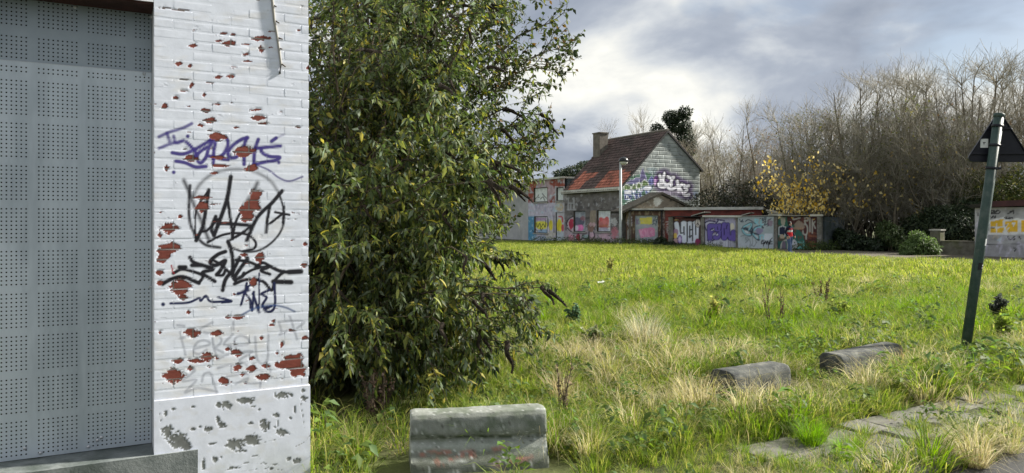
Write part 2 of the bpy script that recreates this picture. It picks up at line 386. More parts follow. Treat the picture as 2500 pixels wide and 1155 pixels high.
# pavement: concrete slabs, each its own piece
pav = MB()
pav.hexa([(*rp(a, d), z) for z in (-0.08, -0.01) for a, d in ((-0.9, 0.14), (9.5, 0.14), (9.5, 1.06), (-0.9, 1.06))])
pavement = tag(pav.build('pavement', M['soil']), kind='structure')
slab_me = []
for k in range(4):
    rr = random.Random(k); b = MB(); h = 0.146; t = 0.045
    c = [(-h, -h), (h, -h), (h, h), (-h, h)]; ci = [(x * 0.96, y * 0.96) for x, y in c]
    jit = [rr.uniform(-.006, .006) for _ in range(8)]
    vs = [(x, y, -t) for x, y in c] + [(x + jit[q], y + jit[q + 4], -0.006) for q, (x, y) in enumerate(c)] + [(x, y, 0) for x, y in ci]
    b.add(vs, [(3, 2, 1, 0)] + [(q, (q + 1) % 4, 4 + (q + 1) % 4, 4 + q) for q in range(4)] + [(4 + q, 4 + (q + 1) % 4, 8 + (q + 1) % 4, 8 + q) for q in range(4)] + [(8, 9, 10, 11)])
    slab_me.append(b.mesh('paving_slab', M['slab']))
rr = random.Random(4)
for r_ in range(3):
    for c_ in range(28):
        if rr.random() < 0.05: continue
        p = rp(-0.62 + 0.3 * c_ + (0.15 if r_ % 2 else 0), 0.30 + 0.3 * r_)
        o = link('paving_slab', slab_me[rr.randrange(4)], None, (p[0], p[1], 0.012 + rr.uniform(-.012, .014)))
        o.rotation_euler = (rr.uniform(-.03, .03), rr.uniform(-.03, .03), math.atan2(ROAD_E[1], ROAD_E[0]) + rr.uniform(-.02, .02) + rr.randrange(4) * math.pi / 2)
        o.parent = pavement
kerb_me = []
for k in range(12):
    a0 = -6 + k * 1.0; b = MB(); b.hexa([(*rp(a, d), z) for z in (-0.1, 0.035) for a, d in ((a0 + .004, 0.0), (a0 + .99, 0.0), (a0 + .99, 0.13), (a0 + .004, 0.13))])
    o = b.build('kerb_stone', M['slab'], pavement)
# dirt and leaf litter strip along the garages
strip('path', [(3, 60), (7.6, 54.4), (12, 47.6), (14.6, 38.5), (18, 30.8), (20.4, 29.2), (34, 31), (27, 38.5), (20, 46), (12, 54), (4, 64)], 0.012, M['litter'])

# ------------------------------------------------------------------ white brick building at the left
W = Frame((-1.32, 4.8), (0.882, 0.471))     # s = 0 at the free right-hand corner, negative to the left
bld = empty('white_brick_building', tuple(W.w(-0.45, 0.0, 0.0)), 'white-painted peeling brick corner of a building covered with purple and black graffiti tags', 'building')
SILLZ, LINZ, PLZ, REV = 0.32, 2.99, 0.636, 0.25
b = MB()
W.box(b, -4.6, -0.004, 0, 6.2, -4.2, -REV - 0.10)
b.build('interior', M['interior'], bld)
b = MB()
W.box(b, -4.6, -2.35, 0, 6.2, -REV - 0.095, -0.004); W.box(b, -2.345, -0.915, LINZ + 0.10, 6.2, -REV - 0.095, -0.004)
W.box(b, -2.345, -0.915, 0, SILLZ - 0.16, -REV - 0.095, -0.004)
W.box(b, -0.91, -0.006, 3.40, 6.2, -REV - 0.095, -0.004)
W.box(b, -4.6, 0.0, 0, 6.25, -4.4, -4.205); W.box(b, -0.003, 0.0, 0, 6.2, -4.2, -REV - 0.1)
b.build('wall', M['white'], bld)
b = MB(); W.box(b, -2.345, -0.912, LINZ, LINZ + 0.095, -REV - 0.09, -0.012); b.build('lintel', M['rust'], bld)
b = MB(); W.box(b, -2.345, -0.912, LINZ + 0.012, LINZ + 0.094, -0.0115, -0.001); b.build('lintel_trim', M['white'], bld)
# what is sprayed and peeled on the pier, in photo pixels
K2 = crop(360, 280, 2.31); K8 = crop(380, 760, 2.924); K1 = crop(0, 0, 2.8875)
WHITE = np.array((0.755, 0.80, 0.90)); BRICK = np.array((0.19, 0.050, 0.036)); GREYP = np.array((0.17, 0.18, 0.175))
PURP = (0.045, 0.030, 0.22); BLK = (0.010, 0.010, 0.016); INK = (0.010, 0.016, 0.07); GRY = (0.30, 0.32, 0.38)
PATCH = [K2((x, y))[0] + (rx / 2.31, ry / 2.31) for x, y, rx, ry in [(395,125,48,22),(545,205,55,28),(245,250,35,18),(590,303,32,20),(375,330,22,8),(410,288,50,7),(108,300,14,20),(355,35,32,14),(300,60,18,10),(620,17,30,12),(310,525,32,30),(310,468,42,10),(120,640,48,28),(185,575,14,14),(70,890,20,16),(185,970,54,38),(600,945,20,28),(635,805,24,25),(885,852,16,14),(890,730,14,10),(400,243,40,10),(455,1140,20,10),(515,1140,30,12),(230,1115,14,10),(200,1030,20,14),(70,680,10,14),(70,950,16,14),(850,70,14,6),(545,790,18,10)]]
PATCH += [K8((x, y))[0] + (rx / 2.924, ry / 2.924) for x, y, rx, ry in [(262,155,48,30),(440,158,38,20),(158,355,42,20),(370,325,50,38),(290,355,60,15),(435,335,15,12),(515,270,25,14),(580,302,34,26),(688,337,26,13),(130,460,62,55),(245,408,22,18),(585,400,26,32),(685,410,36,24),(785,392,30,14),(770,468,50,24),(490,500,38,25),(620,450,16,16),(830,98,22,10),(840,70,15,14),(970,138,25,10),(1065,190,25,12),(900,238,12,20),(865,298,14,10),(515,40,22,14),(590,45,40,16),(380,395,12,8),(30,150,8,10),(755,190,12,12)]]
PATCH += [K1((x, y))[0] + (rx / 2.8875, ry / 2.8875) for x, y, rx, ry in [(1840,272,55,16),(1620,305,45,20),(1740,312,35,6),(1840,345,22,25),(1735,382,22,10),(1360,322,30,13),(1350,600,15,18),(1260,450,20,12),(1380,212,25,6),(1575,235,22,8),(1640,243,15,8),(1910,335,20,6),(1920,222,30,5),(1745,432,35,6),(1540,545,30,15),(1625,540,30,14),(1480,583,30,6),(1480,850,42,16),(1820,832,40,16),(1810,775,40,8),(1450,780,30,14),(1415,885,22,14),(1160,750,18,18),(1240,690,22,12),(1440,668,10,15),(1530,965,55,25),(1270,70,45,8),(1340,465,12,12),(1290,560,40,5),(2105,215,15,7),(1160,55,35,6),(1545,290,25,8),(1660,900,25,8),(2170,480,10,16),(1300,640,30,5),(1540,735,45,5),(1860,870,30,6)]]
PATCHPOLY = [K2((580,425),(645,428),(635,470),(640,512),(610,560),(598,606),(535,606),(530,560),(512,520),(545,490),(578,470)),
             K2((60,745),(125,708),(190,738),(178,768),(135,800),(100,842),(60,838)),
             K8((850,378),(900,350),(945,318),(1052,303),(1048,398),(1080,405),(1055,458),(962,462),(950,415),(900,415),(860,405))]
def paint_pier(cv):
    cv.speckle((0.70, 0.66, 0.58), 0.016, 0.05, 0.60, 0.30, 8, 0.2)
    low = np.clip((cv.y - 760) / 60, 0, 1); nn_ = vnoise(cv.x * .03, cv.y * .06, 12, 4)
    cv.mix(low * np.clip((nn_ - .5) * 4, 0, 1) * .35, (0.62, 0.58, 0.50))
    for q in [((65,125),(120,100),(200,75),(250,50)),((110,105),(125,150)),((65,190),(130,165),(200,148)),((148,122),(160,160),(205,145))]: cv.stroke(K2(*q), 4.0, PURP, .5, .85)
    for q in [((227,122),),((140,215),(200,222),(260,200),(330,160),(370,140),(345,190),(330,240),(300,272),(280,250),(290,215),(340,180)),((220,155),(250,185),(272,215),(262,238),(230,244)),((385,150),(375,200),(370,275)),((350,150),(390,125),(440,130),(455,165),(430,220),(395,240),(350,235)),((370,240),(455,255)),((565,130),(530,140),(480,175),(455,215),(465,240),(500,240),(530,205)),((560,130),(540,185),(525,215),(600,210)),((545,220),(545,280)),((625,140),(605,200),(600,275)),((610,190),(680,183),(750,177)),((700,150),(725,132)),((640,192),(648,215),(690,236),(745,240),(720,258),(660,268),(600,280)),((740,270),),((160,262),(215,272),(270,295),(330,292)),((148,325),)]: cv.stroke(K2(*q), 4.6, PURP, .35, .97)
    cv.stroke(K2((600,280),(680,310),(740,355),(800,375),(875,350)), 2.2, PURP, .6, .8)
    cv.stroke(K2((725,132),(770,112)), 2.5, PURP, .9, .5)
    cv.stroke(K2((260,460),(290,400),(350,345),(430,315),(520,308),(610,325),(690,370),(740,440)), 3.8, BLK, .9, .62)
    cv.stroke(K2((740,440),(765,520),(770,600),(745,670),(690,730),(620,768),(540,772),(480,750),(450,720)), 2.8, BLK, .5, .95)
    cv.stroke(K2((240,400),(235,480),(235,570),(250,640),(285,695),(330,735),(410,750)), 3.8, BLK, .5, .95)
    cv.stroke(K2((205,370),(245,460),(270,530),(300,590),(345,705)), 4.5, BLK, .8, .85)
    for q, r in [(((345,425),(330,520),(315,620),(275,710)),4.2),(((470,350),(450,470),(410,590),(375,680)),4.6),(((450,460),(465,570),(475,640),(480,700)),3.4),(((385,575),(360,640),(375,680)),4.2),(((395,615),(450,615),(590,625)),4.0),(((590,625),(530,670),(470,705)),3.2),(((540,530),(500,600),(478,700)),3.0),(((760,430),(700,500),(620,580),(560,710)),4.2),(((690,520),(675,600),(670,665)),3.4),(((720,550),(800,565)),2.6),(((690,615),(760,560)),2.8),(((770,520),(765,610)),3.0),(((340,720),(420,680),(500,668),(570,680),(610,720),(600,755),(540,770)),2.8),(((300,660),(340,650),(395,590)),3.0),(((345,425),(275,540),(270,710)),2.2)]: cv.stroke(K2(*q), r * 1.15, BLK, .3, 1.0)
    cv.stroke(K2((620,385),(590,450),(540,520)), 5.0, BLK, .8, .8)
    for q, r in [(((85,955),(130,930),(200,915),(290,950)),4.5),(((145,895),(200,872),(300,900),(310,920),(290,948)),3.6),(((180,860),(215,860)),4.5),(((240,805),(265,835),(370,870),(310,892),(380,940)),4.2),(((440,772),(395,790),(352,830),(385,850),(440,822),(410,880),(390,902)),4.2),(((455,715),(475,780),(480,870),(440,930),(424,990)),4.4),(((390,905),(425,905),(442,870)),3.4),(((520,805),(480,900),(500,945)),3.8),(((565,810),(490,920),(530,915),(545,895)),4.2),(((500,820),(570,830),(640,860)),3.4),(((610,860),(650,835),(685,858),(640,880),(690,900)),3.4),(((680,850),(760,885),(865,885)),4.0),(((800,888),(865,884)),5.5),(((540,905),(600,872),(690,855)),3.0),(((490,955),(560,930),(650,940),(700,990),(722,930),(770,885)),3.6),(((710,942),(810,945)),5.2),(((360,815),(420,850),(470,900)),3.2),(((250,850),(300,850)),4.2)]: cv.stroke(K2(*q), r * 1.15, BLK, .28, 1.0)
    for q, r in [(((88,1070),),4.2),(((130,1065),(230,1060),(290,1035),(300,1050),(330,1022),(360,1055),(470,1050)),2.6),(((400,1030),(475,1052),(420,1060)),2.4),(((560,950),(545,1010),(527,1075)),2.6),(((510,1010),(570,990)),3.4),(((590,945),(552,1000),(580,1045),(580,1090)),2.4),(((600,1000),(590,1105)),2.8),(((595,1010),(615,1070),(630,1115)),3.0),(((630,1112),(630,895)),2.0),(((685,990),(642,1012),(672,1030),(650,1070),(665,1090),(700,1080)),2.8),(((715,950),(720,1060),(705,1105),(670,1110),(650,1085)),2.8)]: cv.stroke(K2(*q), r * 1.15, INK, .3, 1.0)
    cv.stroke(K2((530,1130),(600,1095),(690,1075),(770,1085),(830,1110)), 2.4, (0.02, 0.06, 0.20), .7, .8)
    for q in [((175,150),(190,220),(215,310)),((175,195),(240,170)),((320,125),(405,80)),((275,270),(385,235),(350,208),(295,225),(270,285),(310,305),(365,275)),((405,190),(415,260),(435,320)),((345,150),(440,170),(470,210),(440,250),(420,260),(480,295)),((550,165),(490,240),(650,238),(662,200),(610,175),(565,200),(572,262)),((440,345),(520,310),(690,285),(600,350),(650,382)),((710,185),(722,330),(760,375),(798,340),(805,170)),((255,400),(280,420),(250,450),(195,500),(290,490),(210,580),(300,548),(440,575)),((330,500),(345,450),(390,442),(412,500),(435,575)),((445,405),(520,385),(600,390)),((510,465),(600,450),(680,445)),((570,520),(660,478),(640,515),(750,510)),((880,80),(900,150),(888,165),(960,130)),((960,40),(985,120),(1010,200)),((880,75),(980,68),(1060,78),(1010,120)),((155,100),(205,105)),((555,80),(555,130)),((750,500),(745,540)),((810,380),(820,430))]: cv.stroke(K8(*q), 3.0, GRY, .6, .62)
    cv.stroke(K2((135,850),(142,885),(150,895)), 1.8, (0.35, 0.02, 0.03), .4, .9)
    # flakes that came off after the spraying: edges follow single bricks and joints
    rel = cv.P[:, :2] - W.o; sa = rel @ W.u; rw = np.floor((cv.P[:, 2] - PLZ - .002 + .004) / .060).astype(np.int64); cl_ = np.floor((sa + 0.908 + 0.108 * (rw % 2) + .004) / .2155).astype(np.int64)
    hsh = ((rw * 7919 + cl_ * 104729 + 13) * 2654435761 & 0xffffffff) / 4294967296.0
    jag = (np.abs(vnoise(cv.x * .30, cv.y * .34, 17, 2) - .5) * 2 - .25) * .9 + (hsh - .5) * .75
    peel = np.zeros(len(cv.x))
    for k, (x, y, rx, ry) in enumerate(PATCH):
        rx, ry = rx * 1.22, ry * 1.22; near = np.nonzero((np.abs(cv.x - x) < rx * 1.9) & (np.abs(cv.y - y) < ry * 1.9))[0]
        if not len(near): continue
        X, Y = cv.x[near], cv.y[near]; th = (vnoise(np.array([k * 3.7]), np.array([k * 1.3]), 5, 1)[0] - .5) * 1.2
        u_ = (X - x) / rx; v_ = (Y - y) / ry; u_, v_ = u_ + th * v_ * .5, v_
        f = .55 * (np.abs(u_) + np.abs(v_)) ** 2 + .45 * (u_ ** 2 + v_ ** 2) + 1.5 * (vnoise(X * .17, Y * .24, k, 3) - .5) + jag[near] * .8
        peel[near] = np.maximum(peel[near], np.clip((1 - f) * 5 + .5, 0, 1))
    wob = (vnoise(cv.x * .12, cv.y * .14, 91, 3) - .5) * 16 + jag * 5
    sx, sy = cv.x.copy(), cv.y.copy(); cv.x = sx + wob; cv.y = sy + wob * .6
    for pp in PATCHPOLY: peel = np.maximum(peel, cv.poly(pp, None) * 1.0)
    cv.x, cv.y = sx, sy
    crack = vnoise(cv.x * .035, cv.y * .22, 44, 4); zone = vnoise(cv.x * .02, cv.y * .02, 71, 2)
    peel = np.maximum(peel, np.clip((crack - 0.79) * 25, 0, 1) * (zone > .42))
    redv = 0.75 + 0.6 * vnoise(cv.x * .09, cv.y * .2, 29, 3)
    a = (peel > .5)[:, None] * 1.0
    cv.c = cv.c * (1 - a) + (BRICK * redv[:, None]) * a
    lip = (peel > .10) & (peel <= .5); cv.lip = lip * 1.0
    cv.peel = (peel > .5) * 1.0; cv.touched |= peel > .1
# mortar bed behind the bricks
sl = lines(-0.91, -0.006, 0.009); zl = lines(PLZ - 0.01, 3.40, 0.010)
P, Q = grid(W, sl, zl, -0.0004); cv = Canvas(P, WHITE); paint_pier(cv); P = P - np.append(W.n, 0)[None] * (.0045 * cv.peel)[:, None]
cv.c[cv.peel > .5] = np.array((0.36, 0.30, 0.26))
link('mortar_bed', npmesh('mortar_bed', P, Q, mats=M['paint_wall'], cols=cv.c), bld)
b = MB(); W.box(b, -0.91, -0.006, 0.0, 3.399, -REV - 0.095, -0.0075); b.build('pier_core', M['white'], bld)
rr = random.Random(11); CRS = 0.060; row = 0; z = PLZ + 0.002; BR = []
while z < 3.38:
    s0 = -0.908 if row % 2 == 0 else -0.908 - 0.108
    while s0 < -0.004:
        a0 = max(s0, -0.908); a1 = min(s0 + 0.207, -0.004 + rr.uniform(-.004, .003)); s0 += 0.2155
        if a1 - a0 < 0.03: continue
        z0, z1 = z + rr.uniform(-.0008, .0008), z + CRS - 0.0085 + rr.uniform(-.0008, .0008)
        sl, zl = lines(a0, a1, .0045), lines(z0, z1, .0045); S, Z = np.meshgrid(sl, zl)
        BR.append((a0, a1, z0, z1, sl, zl, S.ravel(), Z.ravel(), rr.uniform(-.0003, .0004), rr.uniform(-.0005, .0005), rr.uniform(-.0005, .0005)))
    z += CRS; row += 1
cv = Canvas(W.w(np.concatenate([q[6] for q in BR]), np.concatenate([q[7] for q in BR]), 0.0).reshape(-1, 3), WHITE); paint_pier(cv)
k = 0
for a0, a1, z0, z1, sl, zl, sf, zf, fo, t1, t2 in BR:
    m_ = len(sf); cl, pe, to = cv.c[k:k + m_], cv.peel[k:k + m_] - .7 * cv.lip[k:k + m_], cv.touched[k:k + m_]; k += m_
    if not to.any():
        sl, zl = np.array((a0, a0 + .006, a1 - .006, a1)), np.array((z0, z0 + .005, z1 - .005, z1))
        S, Z = np.meshgrid(sl, zl); sf, zf = S.ravel(), Z.ravel(); cl = np.tile(WHITE, (len(sf), 1)); pe = 0
    _, Q = grid(W, sl, zl)
    edge = np.minimum(np.minimum(sf - a0, a1 - sf), np.minimum(zf - z0, z1 - zf))
    off = fo + t1 * (sf - a0) / (a1 - a0) + t2 * (zf - z0) / (z1 - z0) - 0.0006 * np.clip(1 - np.minimum(zf - z0, z1 - zf) / 0.005, 0, 1) ** 2 - 0.0014 * pe + 0.0016 * (vnoise(sf * 5, zf * 18, 61, 3) - .5)
    P = W.w(sf, zf, off).reshape(-1, 3)
    nb = len(P); nx_, nz_ = len(sl), len(zl); cor = [0, nx_ - 1, nx_ * nz_ - 1, nx_ * (nz_ - 1)]
    back = W.w(np.array([a0, a1, a1, a0]), np.array([z0, z0, z1, z1]), -0.02).reshape(-1, 3)
    P = np.vstack([P, back]); Q = np.vstack([Q, [[nb + q, nb + (q + 1) % 4, cor[(q + 1) % 4], cor[q]] for q in range(4)]])
    link('brick', npmesh('brick', P, Q, mats=M['paint_wall'], cols=np.vstack([cl, np.tile(WHITE, (4, 1))])), bld)
# rendered plinth, flaking to grey
PL = [K8((x, y))[0] + (rx / 2.924, ry / 2.924) for x, y, rx, ry in [(900,595,48,22),(640,635,62,22),(490,668,60,25),(860,738,22,15),(440,770,12,22),(470,808,32,24),(775,812,32,42),(370,838,28,22),(315,825,10,8),(265,838,15,10),(85,860,38,50),(160,920,60,55),(210,960,40,30),(560,945,62,38),(680,915,56,40),(615,995,40,8),(900,862,48,25),(1055,620,25,20),(1050,565,15,15),(960,597,14,12),(70,725,12,22),(125,697,18,10),(690,678,20,5),(735,700,8,8),(675,797,22,10),(420,1055,18,18),(340,1090,12,45),(945,1050,16,14),(1005,1065,25,18),(400,943,30,7),(460,1040,20,6),(960,760,10,8),(265,680,15,8),(850,825,10,14),(850,1090,20,7),(820,1122,14,9),(560,1115,40,8),(990,700,8,30),(700,1030,30,5),(870,800,6,20)]]
sl = lines(-0.91, 0.004, 0.006); zl = lines(0.0, PLZ, 0.006); P, Q = grid(W, sl, zl, 0.0)
cv = Canvas(P, np.array((0.72, 0.76, 0.87))); cv.speckle((0.6, 0.6, 0.6), .03, .05, .62, .3, 5, .1)
peel = np.zeros(len(P))
for k, (x, y, rx, ry) in enumerate(PL): peel = np.maximum(peel, cv.blob(x, y, rx, ry, None, 1.35, seed=40 + k, ns=.20))
for q in [((730,1010),(750,1060),(800,1110),(790,1150)),((480,1135),(570,1110),(640,1080),(760,1085),(880,1090)),((1000,960),(1060,930),(1100,880)),((600,930),(720,945),(820,920),(960,905)),((30,600),(25,700),(40,800)),((1030,640),(1050,760),(1060,830)),((560,1150),(760,1120),(900,1130))]:
    peel = np.maximum(peel, np.clip(1.3 - cv.dist(catmull(K8(*q))) - 1.2 * vnoise(cv.x * .2, cv.y * .2, 6, 2), 0, 1))
cv.mix(np.clip((cv.y - 1060) / 110, 0, 1) * np.clip((vnoise(cv.x * .03, cv.y * .02, 55, 4) - .35) * 3, 0, 1) * .55, (0.34, 0.37, 0.31))
gv = 0.6 + 0.9 * vnoise(cv.x * .07, cv.y * .07, 3, 3); a = (peel > .5)[:, None] * 1.0
cv.c = cv.c * (1 - a) + GREYP * gv[:, None] * a; lip = (peel > .1) & (peel <= .5); cv.c[lip] *= .8
S, Z = np.meshgrid(sl, zl)
P = W.w(S.ravel(), Z.ravel(), 0.012 - 0.0018 * (peel > .5) + 0.003 * (vnoise(S.ravel() * 3, Z.ravel() * 3, 2, 3) - .5)).reshape(-1, 3)
link('plinth', npmesh('plinth', P, Q, mats=M['paint_wall'], cols=cv.c), bld)
b = MB(); W.box(b, -0.91, 0.004, 0.0, PLZ, -REV - 0.09, 0.006); b.build('plinth_core', M['white'], bld)
b = MB(); W.box(b, -2.42, -0.672, 0.10, SILLZ, -REV - 0.04, 0.028); b.build('sill', M['sill'], bld)
# perforated security sheets, two panels lapped at the seam, with real square holes
def perforated(name, z0, z1, off, m, holes_z):
    hs = []; hz = []; pit, hw = 0.0238, 0.0040
    c0 = W.at(95, 500, -REV)[0]
    for k in range(-4, 4):
        for q in range(9):
            x = c0 + 0.2525 * k + pit * q
            if -2.30 < x < -0.925: hs.append(x)
    for zc in holes_z:
        for q in range(9):
            z = zc - pit * q
            if z0 + .01 < z < z1 - .01: hz.append(z)
    sl = lines(-2.34, -0.914, 5, [x + d for x in hs for d in (-hw, hw)]); zl = lines(z0, z1, 5, [z + d for z in hz for d in (-hw, hw)])
    n = len(sl); S, Z = np.meshgrid(sl, zl)
    wav = 0.004 * (vnoise(S * 1.3, Z * 1.3, 9, 2) - .5)
    P = W.w(S.ravel(), Z.ravel(), (off + wav).ravel()).reshape(-1, 3)
    i, j = np.meshgrid(np.arange(n - 1), np.arange(len(zl) - 1)); i = i.ravel(); j = j.ravel()
    Q = np.stack([j * n + i, j * n + i + 1, (j + 1) * n + i + 1, (j + 1) * n + i], -1)
    cs = (sl[i] + sl[i + 1]) / 2; cz = (zl[j] + zl[j + 1]) / 2
    inx = np.min(np.abs(cs[:, None] - np.array(hs)[None, :]), 1) < .001; inz = np.min(np.abs(cz[:, None] - np.array(hz)[None, :]), 1) < .001
    return link(name, npmesh(name, P, Q[~(inx & inz)], mats=m, smooth=True), bld)
zt = W.at(140, 205, -REV)[1]
hz = [zt + 0.2465 * k for k in range(-9, 5)]
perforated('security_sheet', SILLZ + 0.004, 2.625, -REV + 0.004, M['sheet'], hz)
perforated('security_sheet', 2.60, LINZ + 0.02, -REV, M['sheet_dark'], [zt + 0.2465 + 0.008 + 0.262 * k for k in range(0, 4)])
b = MB(); W.box(b, -2.34, -0.914, 2.6255, 2.6275, -REV + 0.003, -REV + 0.006); b.build('sheet_edge', M['screw'], bld)
screw_me = MB().lathe((0, 0, 0), [(0.0, -.002), (.010, -.002), (.009, .003), (.004, .005)], 10).mesh('screw', M['screw'], True)
for px, py in [(183, 17), (369, 41), (370, 253), (370, 490), (368, 700), (369, 810), (369, 905), (370, 1000), (99, 1106), (216, 1091), (238, 1075), (248, 1068), (361, 850), (352, 180), (60, 1095)]:
    s_, z_ = W.at(px, py, -REV + .01); o = link('screw', screw_me, bld)
    o.parent = None; o.location = W.w(s_, z_, -REV + 0.008); o.rotation_euler = (R(90), 0, math.atan2(W.u[1], W.u[0])); o.parent = bld; o.matrix_parent_inverse = world_of(bld).inverted()
# dead stick of a climber that still clings to the pier
pts = [W.w(*W.at(x, y, .005), .005) for x, y in [(662, -30), (666, 10), (670, 50), (677, 90), (682, 125), (686, 155), (683, 180)]]
st = empty('dead_vine', tuple(pts[-1]), 'dead grey vine stem with short stubs clinging to the white pier', 'vine')
b = MB(); b.tube(pts, [.009, .009, .0085, .008, .008, .0075, .007], 7); b.build('stem', M['board'], st, True)
for (x, y), (x2, y2) in [((666, 12), (675, 17)), ((671, 50), (682, 57)), ((678, 92), (690, 96)), ((686, 155), (697, 163)), ((680, 118), (689, 120))]:
    b = MB(); b.tube([W.w(*W.at(x, y, .005), .005), W.w(*W.at(x2, y2, .012), .013)], [.005, .004], 6); b.build('stub', M['stem'], st, True)

# ------------------------------------------------------------------ the gabled house and its neighbours
HK = np.array((8.1, 55.0)); HA = np.array((.884, .467)); HA = HA / np.hypot(*HA); HB = np.array((-HA[1], HA[0]))
GAB = Frame(HK, HA)                                  # gable, s from 0 (street corner) to 7.7
QL = 7.9
FAC = Frame(HK, -HB)                                 # street front, s from -7.9 (far) to 0 (corner)
def hp(p, q, z): v = HK + HA * p + HB * q; return (v[0], v[1], z)
EV1, EV2, RG, RP, GW = 4.26, 5.87, 8.64, 4.39, 7.7
house = empty('gabled_house', hp(0, 0, 0), 'house with tiled pitched roof, grey block gable and two boarded street windows', 'house')
def gable_top(s): return EV1 + (RG - EV1) * s / RP if s < RP else RG + (EV2 - RG) * (s - RP) / (GW - RP)
KG = crop(1500, 380, 7.218); KF = crop(1280, 420, 6.081)
def paint_gable(cv):
    GB = (0.265, 0.30, 0.295)
    cv.speckle((0.23, 0.265, 0.265), .02, .06, .56, .5, 2, .1); cv.speckle((0.34, 0.37, 0.36), .03, .12, .62, .6, 5, .06)
    green = (0.045, 0.13, 0.085)
    ins = cv.poly(KG((110,600),(300,370),(440,330),(560,300),(700,340),(700,500),(640,640),(440,760),(300,860),(120,980)), green, .9)
    cv.poly(KG((180,490),(300,420),(330,430),(370,385),(450,390),(440,480),(300,510)), (0.13, 0.13, 0.26), 1, (0.5, 0.52, 0.62), .5)
    cv.poly(KG((440,470),(465,300),(500,220),(540,320),(575,430),(500,470)), (0.10, 0.09, 0.20), 1, (0.35, 0.36, 0.5), .6)
    cv.poly(KG((590,450),(650,355),(700,410),(680,510),(610,520)), (0.10, 0.12, 0.30), 1, (0.4, 0.42, 0.6), .5)
    for q in [((170,610),(165,540),(205,505),(285,540),(290,590)), ((300,600),(310,540),(345,505),(385,530),(390,600)), ((390,580),(400,500),(430,470),(470,510),(475,570)), ((480,540),(490,460),(530,425),(590,470),(610,520),(560,545))]:
        cv.poly(KG(*q), (0.10, 0.16, 0.06), 1, (0.62, 0.66, 0.62), .9)
    for q in [((170,620),(300,605),(310,650),(290,690),(170,690)), ((300,610),(385,605),(370,660),(320,660)), ((400,600),(480,570),(520,600),(490,640),(410,640)), ((490,580),(560,530),(655,530),(655,590),(600,635),(520,610))]:
        cv.poly(KG(*q), (0.62, 0.65, 0.72), 1, (0.10, 0.14, 0.30), .7)
    for q in [((180,700),(310,690),(320,770),(180,780)), ((330,680),(470,650),(480,720),(360,770)), ((540,630),(620,640),(560,680))]: cv.poly(KG(*q), (0.05, 0.07, 0.20), .95, (0.4, 0.45, 0.6), .5)
    for q in [((200,835),(240,810),(300,790)), ((240,720),(250,760),(290,750)), ((150,870),(160,910)), ((220,700),(215,745)), ((345,690),(370,740)), ((430,660),(420,730))]: cv.stroke(KG(*q), .9, (0.65, 0.68, 0.72), .4)
    for q in [((590,240),(650,240),(620,280),(680,330)), ((690,220),(640,300)), ((730,240),(700,300),(760,330))]: cv.stroke(KG(*q), 2.6, (0.10, 0.16, 0.18), .4, .9); cv.stroke(KG(*q), 1.5, (0.34, 0.40, 0.42), .4, .9)
    B = [((800,345),(815,410),(830,480)), ((882,315),(862,400),(850,480)), ((850,480),(785,490),(790,535),(850,555),(908,540),(895,490),(850,470)), ((940,370),(985,395),(1045,385),(1005,440),(1000,530)), ((1000,500),(945,505),(950,565),(1000,595),(1085,560)), ((1110,450),(1122,540),(1130,640)), ((1190,505),(1140,560),(1170,600),(1200,640)), ((1310,535),(1245,545),(1225,520)), ((1240,560),(1275,605),(1225,660),(1250,700),(1315,690))]
    for q in B: cv.stroke(KG(*q), 11.5, (0.055, 0.022, 0.12), .5, .88)
    cv.blob(1500 + 745 / 7.218, 380 + 430 / 7.218, 7, 9, (0.10, 0.02, 0.17), .5, .95); cv.blob(1500 + 718 / 7.218, 380 + 470 / 7.218, 3, 8, (0.55, 0.35, 0.62), .5, .9)
    for q in B: cv.stroke(KG(*q), 6.4, (0.012, 0.009, 0.03), .2)
    cv.poly(KG((1180,690),(1380,700),(1340,790),(1300,740)), (0.02, 0.016, 0.045)); cv.stroke(KG((960,560),(1060,630),(1180,690)), 4, (0.018, 0.014, 0.04))
    for q in B: cv.stroke(KG(*q), 3.3, (0.66, 0.67, 0.74), .25)
    for x, y in [(795,490),(890,515),(985,385),(1255,545),(1300,690),(960,520)]: cv.stroke(KG((x, y)), 1.2, (0.25, 0.30, 0.40), .6, .8)
    cv.blob(1500 + 1430 / 7.218, 380 + 690 / 7.218, 6, 12, (0.09, 0.14, 0.24), .9, .6); cv.blob(1500 + 1000 / 7.218, 380 + 660 / 7.218, 30, 7, (0.30, 0.27, 0.36), .9, .6)
    cv.speckle((0.06, 0.06, 0.07), .12, .16, .70, .6, 8, .05)
